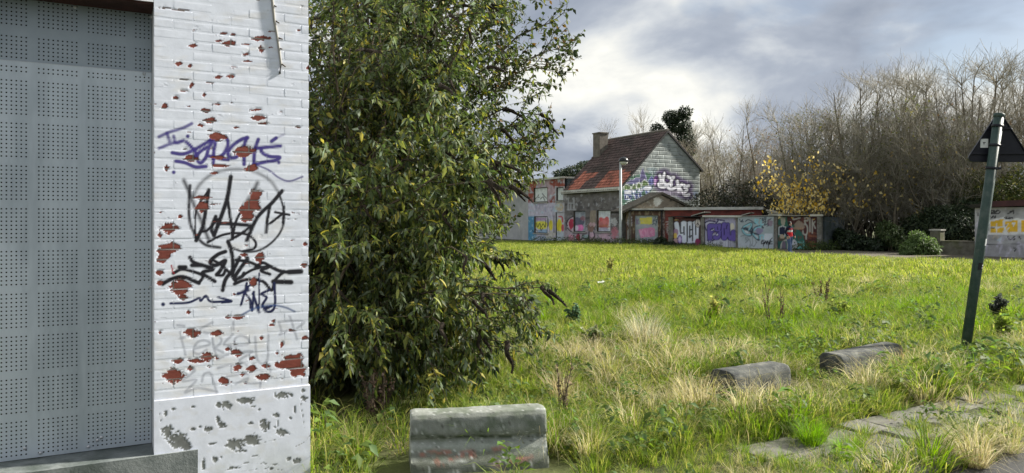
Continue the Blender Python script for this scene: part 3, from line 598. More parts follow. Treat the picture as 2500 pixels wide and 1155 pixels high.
# big concrete blocks of the gable, each its own piece
rr = random.Random(3); CH = 0.31; BLK_ = []; z = 0.0; row = 0
while z < RG:
    s0 = -0.6 * (row % 2) + rr.uniform(-.05, .05)
    while s0 < GW:
        a0, a1 = max(s0, 0.0), min(s0 + 1.18, GW); s0 += 1.19
        if a1 - a0 < .06: continue
        if z > min(3.3, 99) or True:
            zt0, zt1 = gable_top(a0), gable_top(a1)
            # clip the block by the roof line
            pts = [(a0, z), (a1, z), (a1, z + CH - .009), (a0, z + CH - .009)]
            def clip(poly, f):
                o = []
                for i_ in range(len(poly)):
                    p, q = poly[i_], poly[(i_ + 1) % len(poly)]; fp, fq = f(p), f(q)
                    if fp >= 0: o.append(p)
                    if fp * fq < 0: t = fp / (fp - fq); o.append((p[0] + t * (q[0] - p[0]), p[1] + t * (q[1] - p[1])))
                return o
            k1 = (RG - EV1) / RP; k2 = (EV2 - RG) / (GW - RP)
            pts = clip(pts, lambda p: EV1 + k1 * p[0] - p[1] - .02)
            if len(pts) > 2: pts = clip(pts, lambda p: RG + k2 * (p[0] - RP) - p[1] - .02)
            if len(pts) > 2:
                xs = [p[0] for p in pts]; zs = [p[1] for p in pts]
                if max(xs) - min(xs) > .05 and max(zs) - min(zs) > .04: BLK_.append(pts)
    z += CH; row += 1
def poly_grid(pts, step):
    xs = [p[0] for p in pts]; zs = [p[1] for p in pts]; sl = lines(min(xs), max(xs), step); 
    V = []; Qd = []; nz = max(2, int(round((max(zs) - min(zs)) / step)) + 1); keep = []
    def span(x):
        lo, hi = 1e9, -1e9
        for i_ in range(len(pts)):
            (x0, z0), (x1, z1) = pts[i_], pts[(i_ + 1) % len(pts)]
            if abs(x1 - x0) < 1e-9:
                if abs(x - x0) < 1e-6: lo = min(lo, z0, z1); hi = max(hi, z0, z1)
            elif min(x0, x1) - 1e-7 <= x <= max(x0, x1) + 1e-7:
                zz_ = z0 + (z1 - z0) * (x - x0) / (x1 - x0); lo = min(lo, zz_); hi = max(hi, zz_)
        return (lo, hi) if hi > -1e8 else (min(zs), min(zs))
    for x in sl:
        lo, hi = span(x)
        for q in range(nz): V.append((x, lo + (hi - lo) * q / (nz - 1)))
    for i_ in range(len(sl) - 1):
        for q in range(nz - 1): Qd.append((i_ * nz + q, (i_ + 1) * nz + q, (i_ + 1) * nz + q + 1, i_ * nz + q + 1))
    return np.array(V), np.array(Qd), len(sl), nz
allp = [poly_grid(p, .055) for p in BLK_]
cv = Canvas(GAB.w(np.concatenate([a[0][:, 0] for a in allp]), np.concatenate([a[0][:, 1] for a in allp]), 0.019).reshape(-1, 3), (0.27, 0.30, 0.295))
tone = np.concatenate([np.full(len(a[0]), 0.88 + 0.24 * rr.random()) for a in allp]); cv.c *= tone[:, None]; paint_gable(cv)
k = 0
for V2, Qd, nx_, nz_ in allp:
    m_ = len(V2); P = GAB.w(V2[:, 0], V2[:, 1], 0.019).reshape(-1, 3); cl = cv.c[k:k + m_]; k += m_
    Bk = GAB.w(V2[:, 0], V2[:, 1], 0.0).reshape(-1, 3)
    ring = [i_ * nz_ for i_ in range(nx_)] + [(nx_ - 1) * nz_ + q for q in range(1, nz_)] + [i_ * nz_ + nz_ - 1 for i_ in range(nx_ - 2, -1, -1)] + [q for q in range(nz_ - 2, 0, -1)]
    nr = len(ring); P2 = np.vstack([P, Bk[ring]]); Q2 = np.vstack([Qd, [(m_ + i_, m_ + (i_ + 1) % nr, ring[(i_ + 1) % nr], ring[i_]) for i_ in range(nr)]])
    link('gable_block', npmesh('gable_block', P2, Q2, mats=M['paint_far'], cols=np.vstack([cl, cl[ring]])), house)
# gable mortar backing, rear walls
b = MB()
prof = [(0.01, 0), (GW - .01, 0), (GW - .01, EV2 - .03), (RP, RG - .04), (0.01, EV1 - .03)]
vs = [hp(p, q, z) for q in (-0.016, 0.25) for p, z in prof]; nP = 5
b.add(vs, [tuple(range(nP))[::-1], tuple(range(nP, 2 * nP))] + [(i_, (i_ + 1) % nP, nP + (i_ + 1) % nP, nP + i_) for i_ in range(nP)])
b.build('gable_mortar', material('pale mortar', (0.27, 0.30, 0.29), (0.34, 0.37, 0.36), 2, .9), house)
b = MB(); vs = [hp(p, q, z) for q in (QL - .25, QL) for p, z in prof]
b.add(vs, [tuple(range(nP))[::-1], tuple(range(nP, 2 * nP))] + [(i_, (i_ + 1) % nP, nP + (i_ + 1) % nP, nP + i_) for i_ in range(nP)])
b.hexa([hp(p, q, z) for z in (0, EV2 - .05) for p, q in ((GW - .25, .26), (GW, .26), (GW, QL - .26), (GW - .25, QL - .26))])
b.build('rear_wall', M['brickbrown'], house)
# street front with two boarded openings
def fwin(x0, y0, x1, y1, fr=FAC):      # pixel rectangle -> wall rectangle
    ym = (y0 + y1) / 2; a0 = fr.at(x0, ym)[0]; a1 = fr.at(x1, ym)[0]; am = (x0 + x1) / 2
    return a0, a1, fr.at(am, y1)[1], fr.at(am, y0)[1]
hw1 = fwin(1400, 515, 1429, 566); hw2 = fwin(1457, 513, 1490, 566)
P, Q, cv = wall_sheet(FAC, -QL, -0.002, 0, EV1 - .02, .07, [hw1, hw2], 0.0, (0.16, 0.148, 0.145))
cv.speckle((0.24, 0.23, 0.24), .09, .10, .56, .6, 4, .1); cv.speckle((0.045, 0.04, 0.042), .06, .12, .60, .6, 9, .1); cv.speckle((0.42, 0.42, 0.45), .16, .13, .66, .7, 14, .06)
for q in [((655,380),(650,550)), ((735,380),(740,550)), ((655,465),(740,465)), ((640,560),(760,555)), ((690,470),(690,550))]: cv.stroke(KF(*q), 1.8, (0.40, 0.40, 0.42), .4, .85)
cv.poly(KF((975,610),(985,570),(1060,570),(1060,780),(975,780)), (0.33, 0.27, 0.20), .7)
def front_art(cv):
    cv.mix(np.clip((cv.y - 560) / 6, 0, 1) * .75, (0.45, 0.38, 0.42))
    cv.blob(*KF((705, 790))[0], 12, 20, (0.52, 0.42, 0.46)); cv.blob(*KF((700, 770))[0], 7, 13, (0.42, 0.04, 0.08), .9)
    cv.blob(*KF((800, 970))[0], 5, 9, (0.30, 0.03, 0.06), .6); cv.blob(*KF((690, 980))[0], 7, 8, (0.60, 0.30, 0.38), .7); cv.blob(*KF((1010, 960))[0], 9, 10, (0.58, 0.40, 0.48), .6)
    cv.blob(*KF((990, 820))[0], 8, 12, (0.24, 0.15, 0.12), .2)
    for x in (985, 1035): cv.blob(*KF((x, 780))[0], 4, 5, (0.52, 0.36, 0.38)); 
    cv.poly(KF((860,930),(950,930),(950,985),(860,985)), (0.35, 0.45, 0.47), 1, (0.03, 0.03, 0.04), .8)
    for q in [((640,830),(690,880),(760,905),(930,905)), ((680,1030),(760,1025),(820,1040),(850,990),(950,985)), ((960,890),(970,1020),(1040,960),(1030,890)), ((640,800),(630,760),(660,700),(720,660)), ((1210,920),(1240,945),(1280,930))]: cv.stroke(KF(*q), 1.5, (0.02, 0.02, 0.03), .4, .9)
    cv.blob(*KF((1330, 740))[0], 9, 9, (0.55, 0.55, 0.55), 1.0, .8, 3, .3); cv.blob(*KF((1340, 900))[0], 8, 14, (0.52, 0.18, 0.22), 1.0, .8, 5, .3); cv.blob(*KF((1190, 960))[0], 14, 10, (0.62, 0.42, 0.50), .8, .8, 7)
front_art(cv)
link('front_wall', npmesh('front_wall', P, Q, mats=M['paint_far'], cols=cv.c), house)
def boarded(parent, fr, rc, base, painter, sill=True, rec=-.14, mat='paint_far'):
    a0, a1, z0, z1 = rc
    P, Q, cv = wall_sheet(fr, a0, a1, z0, z1, .06, (), rec, base); painter(cv)
    wn = link('window_board', npmesh('window_board', P, Q, mats=M[mat], cols=cv.c), parent)
    b = MB()
    for r_ in ((a0, a0 + .05, z0, z1), (a1 - .05, a1, z0, z1), (a0 + .051, a1 - .051, z1 - .05, z1), (a0 + .051, a1 - .051, z0, z0 + .05)): fr.box(b, r_[0], r_[1], r_[2], r_[3], rec - .02, rec + .02)
    b.build('window_frame', M['darkmetal'], wn)
    b = MB()
    for r_ in ((a0 - .001, a0 + .001, z0, z1), (a1 - .001, a1 + .001, z0, z1)): fr.box(b, *r_, rec, -.001)
    fr.box(b, a0, a1, z1 - .001, z1 + .001, rec, -.001); b.build('reveal', M['brickbrown'], wn)
    if sill:
        b = MB(); fr.box(b, a0 - .15, a1 + .15, z0 - .09, z0 - .001, rec, .08); b.build('window_sill', M['board'], wn)
    return wn
def p_w1(cv):
    cv.speckle((0.18, 0.20, 0.24), .1, .1, .5, .6, 2); cv.blob(*KF((800, 740))[0], 14, 11, (0.09, 0.09, 0.14), .9, .8); cv.blob(*KF((870, 690))[0], 6, 6, (0.30, 0.12, 0.14), .8, .7)
    cv.blob(*KF((820, 830))[0], 10, 8, (0.75, 0.22, 0.48), .5); cv.blob(*KF((775, 830))[0], 5, 6, (0.62, 0.56, 0.66), .5)
def p_w2(cv):
    cv.blob(*KF((1180, 750))[0], 14, 11, (0.62, 0.13, 0.12), .5, .85); cv.blob(*KF((1140, 700))[0], 5, 5, (0.65, 0.15, 0.15)); cv.blob(*KF((1225, 695))[0], 5, 5, (0.62, 0.15, 0.15))
    cv.blob(*KF((1190, 810))[0], 13, 6, (0.50, 0.18, 0.10), .6, .7); cv.blob(*KF((1180, 850))[0], 13, 5, (0.40, 0.38, 0.50), .9, .8)
    cv.stroke(KF((1100,815),(1270,815)), .7, (0.35, 0.05, 0.07)); cv.stroke(KF((1060,900),(1280,903)), 1.2, (0.32, 0.03, 0.07))
boarded(house, FAC, hw1, (0.33, 0.36, 0.40), p_w1); boarded(house, FAC, hw2, (0.62, 0.66, 0.68), p_w2)
b = MB(); b.hexa([hp(p, q, z) for z in (EV1 - .24, EV1 + .02) for p, q in ((-.36, -.25), (-.02, -.25), (-.02, QL + .05), (-.36, QL + .05))]); b.build('gutter', M['fascia'], house)
# roof: under-sheet plus overlapping pantiles
roofp = MB()
def slope_pt(side, t, q, up=0.0):    # side 0 front, 1 back; t along slope 0 eave..1 ridge
    if side == 0: p, z = -.28 + (RP + .28) * t, (EV1 - .28 * k1) + (RG - EV1 + .28 * k1) * t; nx, nz = -k1, 1
    else: p, z = (GW + .25) + (RP - GW - .25) * t, (EV2 + .25 * k2) + (RG - EV2 - .25 * k2) * t; nx, nz = -k2, 1
    l = math.hypot(nx, nz); return hp(p + nx / l * up, q, z + nz / l * up)
for side in (0, 1):
    roofp.hexa([slope_pt(side, t, q, u_) for u_ in (0.0, 0.07) for t, q in ((0, -.12), (0, QL + .05), (1, QL + .05), (1, -.12))])
roof = roofp.build('roof', M['mossroof'], house)
rows, colsn = 20, 33; V = []; Q = []; C_ = []; rr = random.Random(8)
KR = crop(1260, 290, 3.5); tp = []
for side in (0, 1):
    for r_ in range(rows):
        for c_ in range(colsn):
            t0, t1 = r_ / rows, min(1, (r_ + 1.12) / rows); q0 = -.12 + (QL + .17) * c_ / colsn; dq = (QL + .17) / colsn
            base = len(V); jit = rr.uniform(-.008, .008)
            for t, lift in ((t0, .135), (t1, .085)):
                for f, h in ((0, .0), (.22, .045), (.5, .05), (.78, .0), (1.0, -.012)): V.append(slope_pt(side, t, q0 + f * dq, lift + h + jit))
            for f in range(4): Q.append((base + f, base + f + 1, base + 6 + f, base + 5 + f))
            Q.append((base + 0, base + 2, base + 2, base + 1)) if False else None
            v = 0.75 + 0.5 * rr.random(); C_.append((0.120 * v, 0.084 * v, 0.074 * v)); tp.append(V[base + 2])
tp = np.array(tp); C_ = np.array(C_); cvr = Canvas(tp, C_)
for q in [((425,612),(555,462),(690,470),(655,505),(605,522),(530,605)), ((660,592),(770,455),(975,452),(890,578))]:
    ins = cvr.poly(KR(*q), None) & (np.arange(len(tp)) < rows * colsn)
    cvr.c[ins] = np.array([(0.52 * v, 0.19 * v, 0.125 * v) for v in (0.7 + 0.5 * np.random.RandomState(2).rand(ins.sum()))])
cvr.speckle((0.04, 0.04, 0.03), .06, .06, .62, .5, 21, .1)
Vn = np.array(V); 
tag(link('roof_tiles', npmesh('roof_tiles', Vn, [q for q in Q if q is not None], mats=M['tile'], cols=np.repeat(cvr.c, 10, 0)), roof), kind='stuff')
b = MB(); b.tube([hp(RP, -.14, RG + .12), hp(RP, QL + .06, RG + .12)], .13, 8); b.build('ridge_tile', M['chimney'], roof)
b = MB()
for p0, z0, p1, z1 in ((-.3, EV1 - .3 * k1, RP, RG), (GW + .26, EV2 + .26 * k2, RP, RG)):
    b.hexa([hp(p, q, z + dz) for dz in (-.06, .13) for p, z, q in ((p0, z0, -.16), (p1, z1, -.16), (p1, z1, -.121), (p0, z0, -.121))])
b.build('verge_board', M['darkmetal'], roof)
c0 = FAC.at(1478, 350); 
b = MB(); p_ch, q_ch = 3.1, 7.1
b.hexa([hp(p_ch + dp, q_ch + dq, z) for z in (6.6, 9.15) for dp, dq in ((-.42, -.5), (.42, -.5), (.42, .5), (-.42, .5))])
b.hexa([hp(p_ch + dp, q_ch + dq, z) for z in (9.151, 9.25) for dp, dq in ((-.48, -.56), (.48, -.56), (.48, .56), (-.48, .56))])
b.build('chimney', M['chimney'], roof)

# flat-roofed neighbour with red brick upper storey
nb_ = empty('flat_roofed_house', hp(0, QL + 3, 0), 'flat-roofed house with red brick upper storey and graffiti-covered ground floor', 'house')
NH = 5.5; u1 = fwin(1303, 458, 1336, 493); u2 = fwin(1358, 457, 1375, 490); l1 = fwin(1304, 528, 1336, 569); dr = fwin(1356, 518, 1376, 594)
dr = (dr[0], dr[1], 0.0, dr[3])
P, Q, cv = wall_sheet(FAC, -14.2, -QL - .012, 0, NH - .15, .08, [u1, u2, l1, dr], -.03, (0.30, 0.085, 0.06))
cv.speckle((0.22, 0.06, 0.045), .2, .25, .5, .5, 3, .1)
lowm = np.clip((cv.y - (494 + (cv.x - 1300) * .0)) / 2.5, 0, 1); cv.mix(lowm, (0.50, 0.47, 0.56)); cv.speckle((0.60, 0.58, 0.66), .06, .06, .5, .5, 8, .1)
cv.mix(((cv.x > 1354) & (cv.y > 455)) * .95, (0.46, 0.44, 0.47)); cv.blob(1366, 506, 10, 10, (0.52, 0.42, 0.28), .4, .8)
cv.mix(lowm * 0, (0, 0, 0))
for q in [((170,480),(175,560)), ((175,500),(230,490),(220,540)), ((250,490),(330,480)), ((310,520),(320,590)), ((380,520),(440,530),(400,580))]: cv.stroke(KF(*q), 1.4, (0.32, 0.30, 0.42), .5, .8)
blue = np.clip((cv.y - 526) / 4, 0, 1) * np.clip((1312 - cv.x) / 6, 0, 1); cv.mix(blue, (0.09, 0.27, 0.42)); cv.speckle((0.45, 0.60, 0.68), .2, .2, .62, .6, 31, .08)
cv.blob(*KF((395, 790))[0], 5, 13, (0.68, 0.58, 0.06)); cv.blob(*KF((280, 1000))[0], 22, 8, (0.33, 0.40, 0.52), 1, .8, 3); cv.blob(*KF((380, 930))[0], 14, 9, (0.55, 0.52, 0.42), 1, .7, 6)
for q in [((350,700),(355,790),(330,820)), ((440,650),(440,900)), ((120,870),(180,910),(350,912))]: cv.stroke(KF(*q), 1.2, (0.03, 0.03, 0.05), .4, .8)
link('front_wall', npmesh('front_wall', P, Q, mats=M['paint_far'], cols=cv.c), nb_)
def p_u1(cv):
    for q in [((215,340),(200,370),(225,380)), ((270,320),(290,350),(330,390)), ((240,400),(280,370),(300,420)), ((150,420),(180,380))]: cv.stroke(KF(*q), .9, (0.03, 0.03, 0.03), .4, .9)
def p_l1(cv):
    cv.blob(*KF((250, 790))[0], 15, 10, (0.72, 0.68, 0.10), .7); cv.blob(*KF((235, 700))[0], 15, 4, (0.46, 0.34, 0.50), .8); cv.blob(*KF((290, 880))[0], 14, 5, (0.28, 0.40, 0.52), .7)
    for q in [((180,760),(200,820),(230,760),(250,820),(280,770),(310,820),(320,720)), ((240,830),(250,870),(275,830)), ((170,850),(200,880))]: cv.stroke(KF(*q), .9, (0.03, 0.03, 0.03), .4, .9)
boarded(nb_, FAC, u1, (0.66, 0.70, 0.68), p_u1); boarded(nb_, FAC, u2, (0.60, 0.64, 0.63), lambda c: None); boarded(nb_, FAC, l1, (0.58, 0.56, 0.60), p_l1)
P, Q, cv = wall_sheet(FAC, dr[0], dr[1], 0, dr[3], .06, (), -.12, (0.50, 0.50, 0.54))
cv.blob(*KF((520, 800))[0], 6.5, 17, (0.72, 0.62, 0.05)); cv.blob(*KF((570, 830))[0], 3.5, 9, (0.55, 0.12, 0.14)); cv.stroke(KF((515,660),(560,670),(570,740)), 1.8, (0.50, 0.10, 0.10), .4); cv.blob(*KF((530, 960))[0], 12, 14, (0.42, 0.48, 0.52), 1, .8)
link('door', npmesh('door', P, Q, mats=M['paint_far'], cols=cv.c), nb_)
b = MB(); b.hexa([hp(p, q, z) for z in (0, NH - .16) for p, q in ((.3, QL + .02), (8, QL + .02), (8, 14.2), (.3, 14.2))]); b.build('side_wall', M['graywall'], nb_)
b = MB(); b.hexa([hp(p, q, z) for z in (NH - .149, NH) for p, q in ((-.22, QL + .014), (8.1, QL + .014), (8.1, 14.3), (-.22, 14.3))]); b.build('roof_edge', M['fascia'], nb_)
# grey building further along the street, seen through the shrub
g3 = empty('grey_rendered_house', hp(0, 17, 0), 'low grey rendered house partly hidden behind the big shrub', 'house')
b = MB(); b.hexa([hp(p, q, z) for z in (0, 4.7) for p, q in ((.1, 14.35), (8, 14.35), (8, 27), (.1, 27))]); b.build('wall', M['cream'], g3)
b = MB(); vs = [hp(-.2, 14.32, 4.71), hp(8.2, 14.32, 4.71), hp(8.2, 27.1, 4.71), hp(-.2, 27.1, 4.71), hp(4, 14.32, 6.0), hp(4, 27.1, 6.0)]
b.add(vs, [(0, 1, 4), (2, 3, 5), (0, 4, 5, 3), (1, 2, 5, 4), (3, 2, 1, 0)]); b.build('roof', M['mossroof'], g3)

# small brick outhouse with a mossy gabled roof, standing against the gable
OH = Frame(HK - np.array((HB[0], HB[1])) * 1.3, HA)
oh = empty('brick_outhouse', tuple(OH.w(3, 0)), 'small brown brick outhouse with mossy gable roof against the big gable', 'outhouse')
ax = OH.at(1612, 474); al = OH.at(1524, 516); ar = OH.at(1690, 512)
P2, Qd, nx_, nz_ = poly_grid([(al[0] + .4, 0), (ar[0], 0), (ar[0], ar[1]), (ax[0], ax[1] - .05), (al[0] + .4, al[1] + .2)], .07)
P = OH.w(P2[:, 0], P2[:, 1], 0).reshape(-1, 3); cv = Canvas(P, (0.20, 0.175, 0.14)); cv.speckle((0.11, 0.10, 0.085), .1, .2, .5, .6, 3, .1)
cv.blob(*KG((755, 810))[0], 9, 12, (0.50, 0.52, 0.50), .8, .85, 2, .3); cv.speckle((0.34, 0.36, 0.34), .25, .2, .66, .6, 12, .05); cv.stroke(KG((980,770),(1000,790),(985,800)), 1.2, (.03, .03, .03))
link('front_wall', npmesh('front_wall', P, Qd, mats=M['paint_far'], cols=cv.c), oh)
b = MB()
for (sa, za), (sb, zb) in (((al[0] - .3, al[1] - .15), ax), ((ar[0] + .25, ar[1] - .1), ax)):
    b.hexa([tuple(OH.w(s_, z_ + dz, f)) for dz in (0.0, .16) for s_, z_, f in ((sa, za, .25), (sb, zb, .25), (sb, zb, -1.24), (sa, za, -1.24))])
b.build('roof', M['mossroof'], oh)
b = MB(); OH.box(b, ar[0] - .5, ar[0] - .1, ar[1] + .02, ar[1] + .18, .255, .3); b.build('tile_fragment', M['board'], oh)

# ------------------------------------------------------------------ red brick annexe with white fascia
AN = Frame(((1528 - CX) / FPX * 54, 54), ((1860 - CX) / FPX * 50.5 - (1528 - CX) / FPX * 54, 50.5 - 54))
an = empty('red_brick_annexe', tuple(AN.w(2, 0)), 'long low red brick annexe with pale fascia behind the garage doors', 'annexe')
AL = AN.at(1860, 520)[0]; AT = 2.52; KA = crop(1520, 500, 9.624)
ad = fwin(1550, 526, 1606, 600, AN); ad = (ad[0], ad[1], 0, ad[3])
P, Q, cv = wall_sheet(AN, 0, AL, 0, AT, .07, [ad], 0, (0.20, 0.05, 0.04))
cv.speckle((0.11, 0.04, 0.035), .06, .2, .5, .7, 3, .1); m1 = np.clip((1627 - cv.x) / 6, 0, 1); cv.mix(m1 * .85, (0.09, 0.065, 0.05)); cv.mix(m1 * np.clip((vnoise(cv.x * .3, cv.y * .1, 9, 3) - .55) * 8, 0, 1), (0.30, 0.24, 0.16))
cv.blob(*KA((170, 400))[0], 7, 13, (0.55, 0.53, 0.56), .7); cv.stroke(KA((140,330),(200,400)), 1.3, (.03, .03, .08)); cv.stroke(KA((205,330),(150,410)), 1.3, (.03, .03, .08)); cv.blob(*KA((150, 700))[0], 4, 14, (0.52, 0.52, 0.48), .9, .8)
cv.mix(((cv.x > 1617) & (cv.x < 1624)) * np.clip((vnoise(cv.x * .4, cv.y * .25, 4, 3) - .35) * 3, 0, .8), (0.36, 0.31, 0.30))
for q in [((1030,400),(1080,400)), ((1040,470),(1085,440)), ((1040,520),(1090,540)), ((1040,560),(1050,610),(1090,600)), ((1050,640),(1080,690))]: cv.stroke(KA(*q), 1.3, (0.52, 0.50, 0.48), .5, .85)
link('wall', npmesh('wall', P, Q, mats=M['paint_far'], cols=cv.c), an)
b = MB(); AN.box(b, .02, AL, 0, AT, -3.2, -.22); b.build('rear_wall', M['brickred'], an)
b = MB(); sF = AN.at(1622, 512)[0]; AN.box(b, sF, AL + .1, AT, AT + .19, -3.3, .18); b.build('fascia', M['fascia'], an)
b = MB(); AN.box(b, -.1, sF - .004, AT - .06, AT + .03, -3.3, .2); b.build('roof_edge', M['darkmetal'], an)
b = MB(); AN.box(b, -.12, sF - .004, AT + .031, AT + .13, -3.3, .16); b.build('roof_capping', M['fascia'], an)
P, Q, cv = wall_sheet(AN, ad[0], ad[1], 0, ad[3], .05, (), -.1, (0.34, 0.38, 0.40)); cv.speckle((0.42, 0.46, 0.48), .15, .06, .5, .6, 4, .1)
cv.poly(KA((400,310),(690,290),(700,440),(620,470),(420,450)), (0.70, 0.63, 0.12)); cv.speckle((0.62, 0.60, 0.40), .3, .2, .66, .5, 7, .05)
for q in [((330,340),(335,460)), ((370,350),(340,400),(380,450))]: cv.stroke(KA(*q), 1.2, (0.24, 0.16, 0.30), .5, .9)
for q in [((720,290),(780,280),(760,330),(810,350)), ((710,380),(760,360),(800,430)), ((700,460),(760,440),(790,500)), ((740,330),(720,420)), ((820,300),(790,460))]: cv.stroke(KA(*q), .8, (0.03, 0.06, 0.08), .4, .9)
cv.blob(*KA((560, 500))[0], 17, 4.5, (0.42, 0.42, 0.50), 1, .7); cv.poly(KA((370,580),(480,560),(700,530),(765,580),(750,740),(640,760),(420,770)), (0.74, 0.26, 0.46), .95)
for q in [((410,600),(440,740)), ((470,590),(430,660),(500,740)), ((520,600),(550,660),(545,740)), ((590,600),(600,740),(640,730)), ((700,600),(660,650),(720,720)), ((660,650),(720,640))]: cv.stroke(KA(*q), 1.1, (0.80, 0.45, 0.60), .5, .9)
for q in [((480,790),(500,880),(560,800)), ((560,800),(590,900)), ((620,800),(610,900),(660,890)), ((690,790),(690,880))]: cv.stroke(KA(*q), 1.2, (0.20, 0.18, 0.30), .5, .8)
link('door', npmesh('door', P, Q, mats=M['paint_metal'], cols=cv.c), an)
b = MB(); sD = AN.at(1616, 550)[0]; b.tube([AN.w(sD, 0, .08), AN.w(sD, AT - .06, .08)], .05, 8); b.build('downpipe', M['darkmetal'], an, True)

# ------------------------------------------------------------------ row of lock-up garages
GA = Frame(((1640 - CX) / FPX * 50, 50), ((2005 - CX) / FPX * 44.5 - (1640 - CX) / FPX * 50, 44.5 - 50))
def gs(px): return GA.at(px, 570)[0]
KO = crop(1710, 500, 9.626); KL = crop(1520, 500, 9.624); KD = crop(1860, 510, 8.8875)
ga = empty('garage_row', tuple(GA.w(4, 0)), 'row of four lock-up garages with sprayed doors and collapsing roof edge', 'garages')
def corrug(name, a0, a1, z0, z1, off, base, painter, per=.11, amp=.022, label=None):
    n_ = int((a1 - a0) / per * 4); sl = np.linspace(a0, a1, n_ + 1); zl = lines(z0, z1, .05); P, Q = grid(GA, sl, zl, off)
    S, Z = np.meshgrid(sl, zl); wv = amp * np.clip(np.sin(S * 2 * math.pi / per) * 1.6, -1, 1)
    P = GA.w(S.ravel(), Z.ravel(), (off + wv).ravel()).reshape(-1, 3); cv = Canvas(P, base); painter(cv)
    o = link(name, npmesh(name, P, Q, mats=M['paint_metal'], cols=cv.c), ga)
    if label: o['label'] = label
    return o
def d_loco(cv):
    cv.c[:] = (0.055, 0.022, 0.018); cv.speckle((0.10, 0.035, 0.028), .05, .2, .5, .7, 4, .1); WHT = (0.66, 0.69, 0.80); DK = (0.018, 0.018, 0.03)
    Ls = [(((1265,450),(1310,720)), 5.6), (((1330,740),(1420,760)), 6.0), (((1440,460),(1450,820)), 8.2), (((1580,460),(1580,850)), 7.2), (((1715,460),(1705,820)), 8.2)]
    for q, r in Ls: cv.stroke(KL(*q), r + 1.5, DK, .12)
    for q, r in Ls: cv.stroke(KL(*q), r, WHT, .12)
    for q in [((1440,520),(1448,700)), ((1580,500),(1575,720)), ((1585,590),(1640,590)), ((1360,440),(1362,650),(1410,660)), ((1515,440),(1515,860)), ((1645,440),(1645,850)), ((1720,500),(1722,700)), ((1560,740),(1580,770),(1610,730))]: cv.stroke(KL(*q), 1.6, DK, .3, .97)
    cv.blob(*KL((1765, 430))[0], 7, 10.5, (0.66, 0.60, 0.58))
    for q in [((1765,350),(1765,500)), ((1765,430),(1730,480)), ((1765,430),(1800,480)), ((1725,360),(1700,430),(1730,510),(1780,525),(1825,480),(1825,400),(1790,340),(1740,345))]: cv.stroke(KL(*q), .8, DK, .4, .9)
    cv.blob(*KL((1250, 650))[0], 6, 9, (0.40, 0.26, 0.38), .3); cv.blob(*KL((1240, 730))[0], 4.5, 7, (0.70, 0.50, 0.12)); cv.blob(*KL((1240, 860))[0], 6, 9, (0.42, 0.28, 0.30), .5)
    cv.blob(*KL((1345, 810))[0], 6, 10.5, (0.10, 0.06, 0.18)); cv.blob(*KL((1345, 810))[0], 4.8, 8.8, (0.36, 0.27, 0.55)); cv.blob(*KL((1340, 810))[0], 3, 5.5, (0.60, 0.50, 0.66))
    cv.blob(*KL((1770, 890))[0], 7, 10, (0.24, 0.03, 0.10), .7); cv.blob(*KL((1260, 355))[0], 6, 2, (0.30, 0.20, 0.09), .5)
def d_fyol(cv):
    cv.c[:] = (0.42, 0.41, 0.56); cv.speckle((0.20, 0.10, 0.14), .05, .12, .58, .5, 6, .08); low = np.clip((cv.y - 584) / 6, 0, 1); cv.mix(low * .85, (0.46, 0.48, 0.52)); cv.mix(low * np.clip((vnoise(cv.x * .1, cv.y * .1, 8, 3) - .55) * 8, 0, .8), (0.22, 0.23, 0.25))
    cv.poly(KO((90,430),(180,380),(390,400),(420,350),(570,370),(560,440),(100,620)), (0.56, 0.55, 0.70), .9); cv.blob(*KO((750, 510))[0], 6, 8, (0.70, 0.66, 0.56), .5)
    DK = (0.030, 0.022, 0.10); VI = (0.145, 0.105, 0.40)
    Ls = [(((215,510),(225,780)), 5.6), (((230,490),(300,490)), 4.6), (((235,640),(275,630)), 3.6), (((370,490),(385,590)), 4.6), (((450,490),(440,660),(410,760),(345,770)), 5.0), (((560,480),(560,770)), 6.6), (((645,470),(650,740)), 4.2), (((700,770),(780,790)), 6.2), (((775,650),(780,760)), 5.6)]
    for q, r in Ls: cv.stroke(KO(*q), r + 1.5, DK, .12)
    for q, r in Ls: cv.stroke(KO(*q), r, VI, .12)
    cv.stroke(KO((555,560),(560,700)), 1.3, DK, .3)
    for q in [((230,580),(300,560)), ((245,600),(300,610)), ((400,520),(405,580)), ((330,640),(430,640)), ((500,450),(480,600)), ((490,640),(490,790)), ((630,470),(610,560)), ((640,760),(660,820))]: cv.stroke(KO(*q), 1.1, DK, .4)
    cv.poly(KO((365,700),(395,660),(430,710),(380,740)), (0.62, 0.60, 0.74), 1, DK, .7); cv.poly(KO((235,590),(300,580),(285,620)), (0.62, 0.60, 0.74))
    for q in [((90,430),(180,385),(280,385),(390,410),(420,350)), ((395,345),(560,375)), ((90,440),(120,560),(140,600)), ((170,830),(215,885),(320,820))]: cv.stroke(KO(*q), 1.6, DK, .4)
    for q in [((140,310),(150,350)), ((180,315),(185,355)), ((230,310),(240,350)), ((270,320),(330,345)), ((340,310),(345,350))]: cv.stroke(KO(*q), 1, (0.20, 0.15, 0.22), .5, .8)
    for x in (115, 140, 175, 215, 260, 350, 560, 620, 680, 720, 760): cv.stroke(KO((x, 860), (x, 990)), .7, (0.62, 0.62, 0.70), .5, .8)
    for x in (660, 700, 745, 790): cv.stroke(KO((x, 850), (x, 1000)), .8, (0.06, 0.05, 0.10), .5, .8)
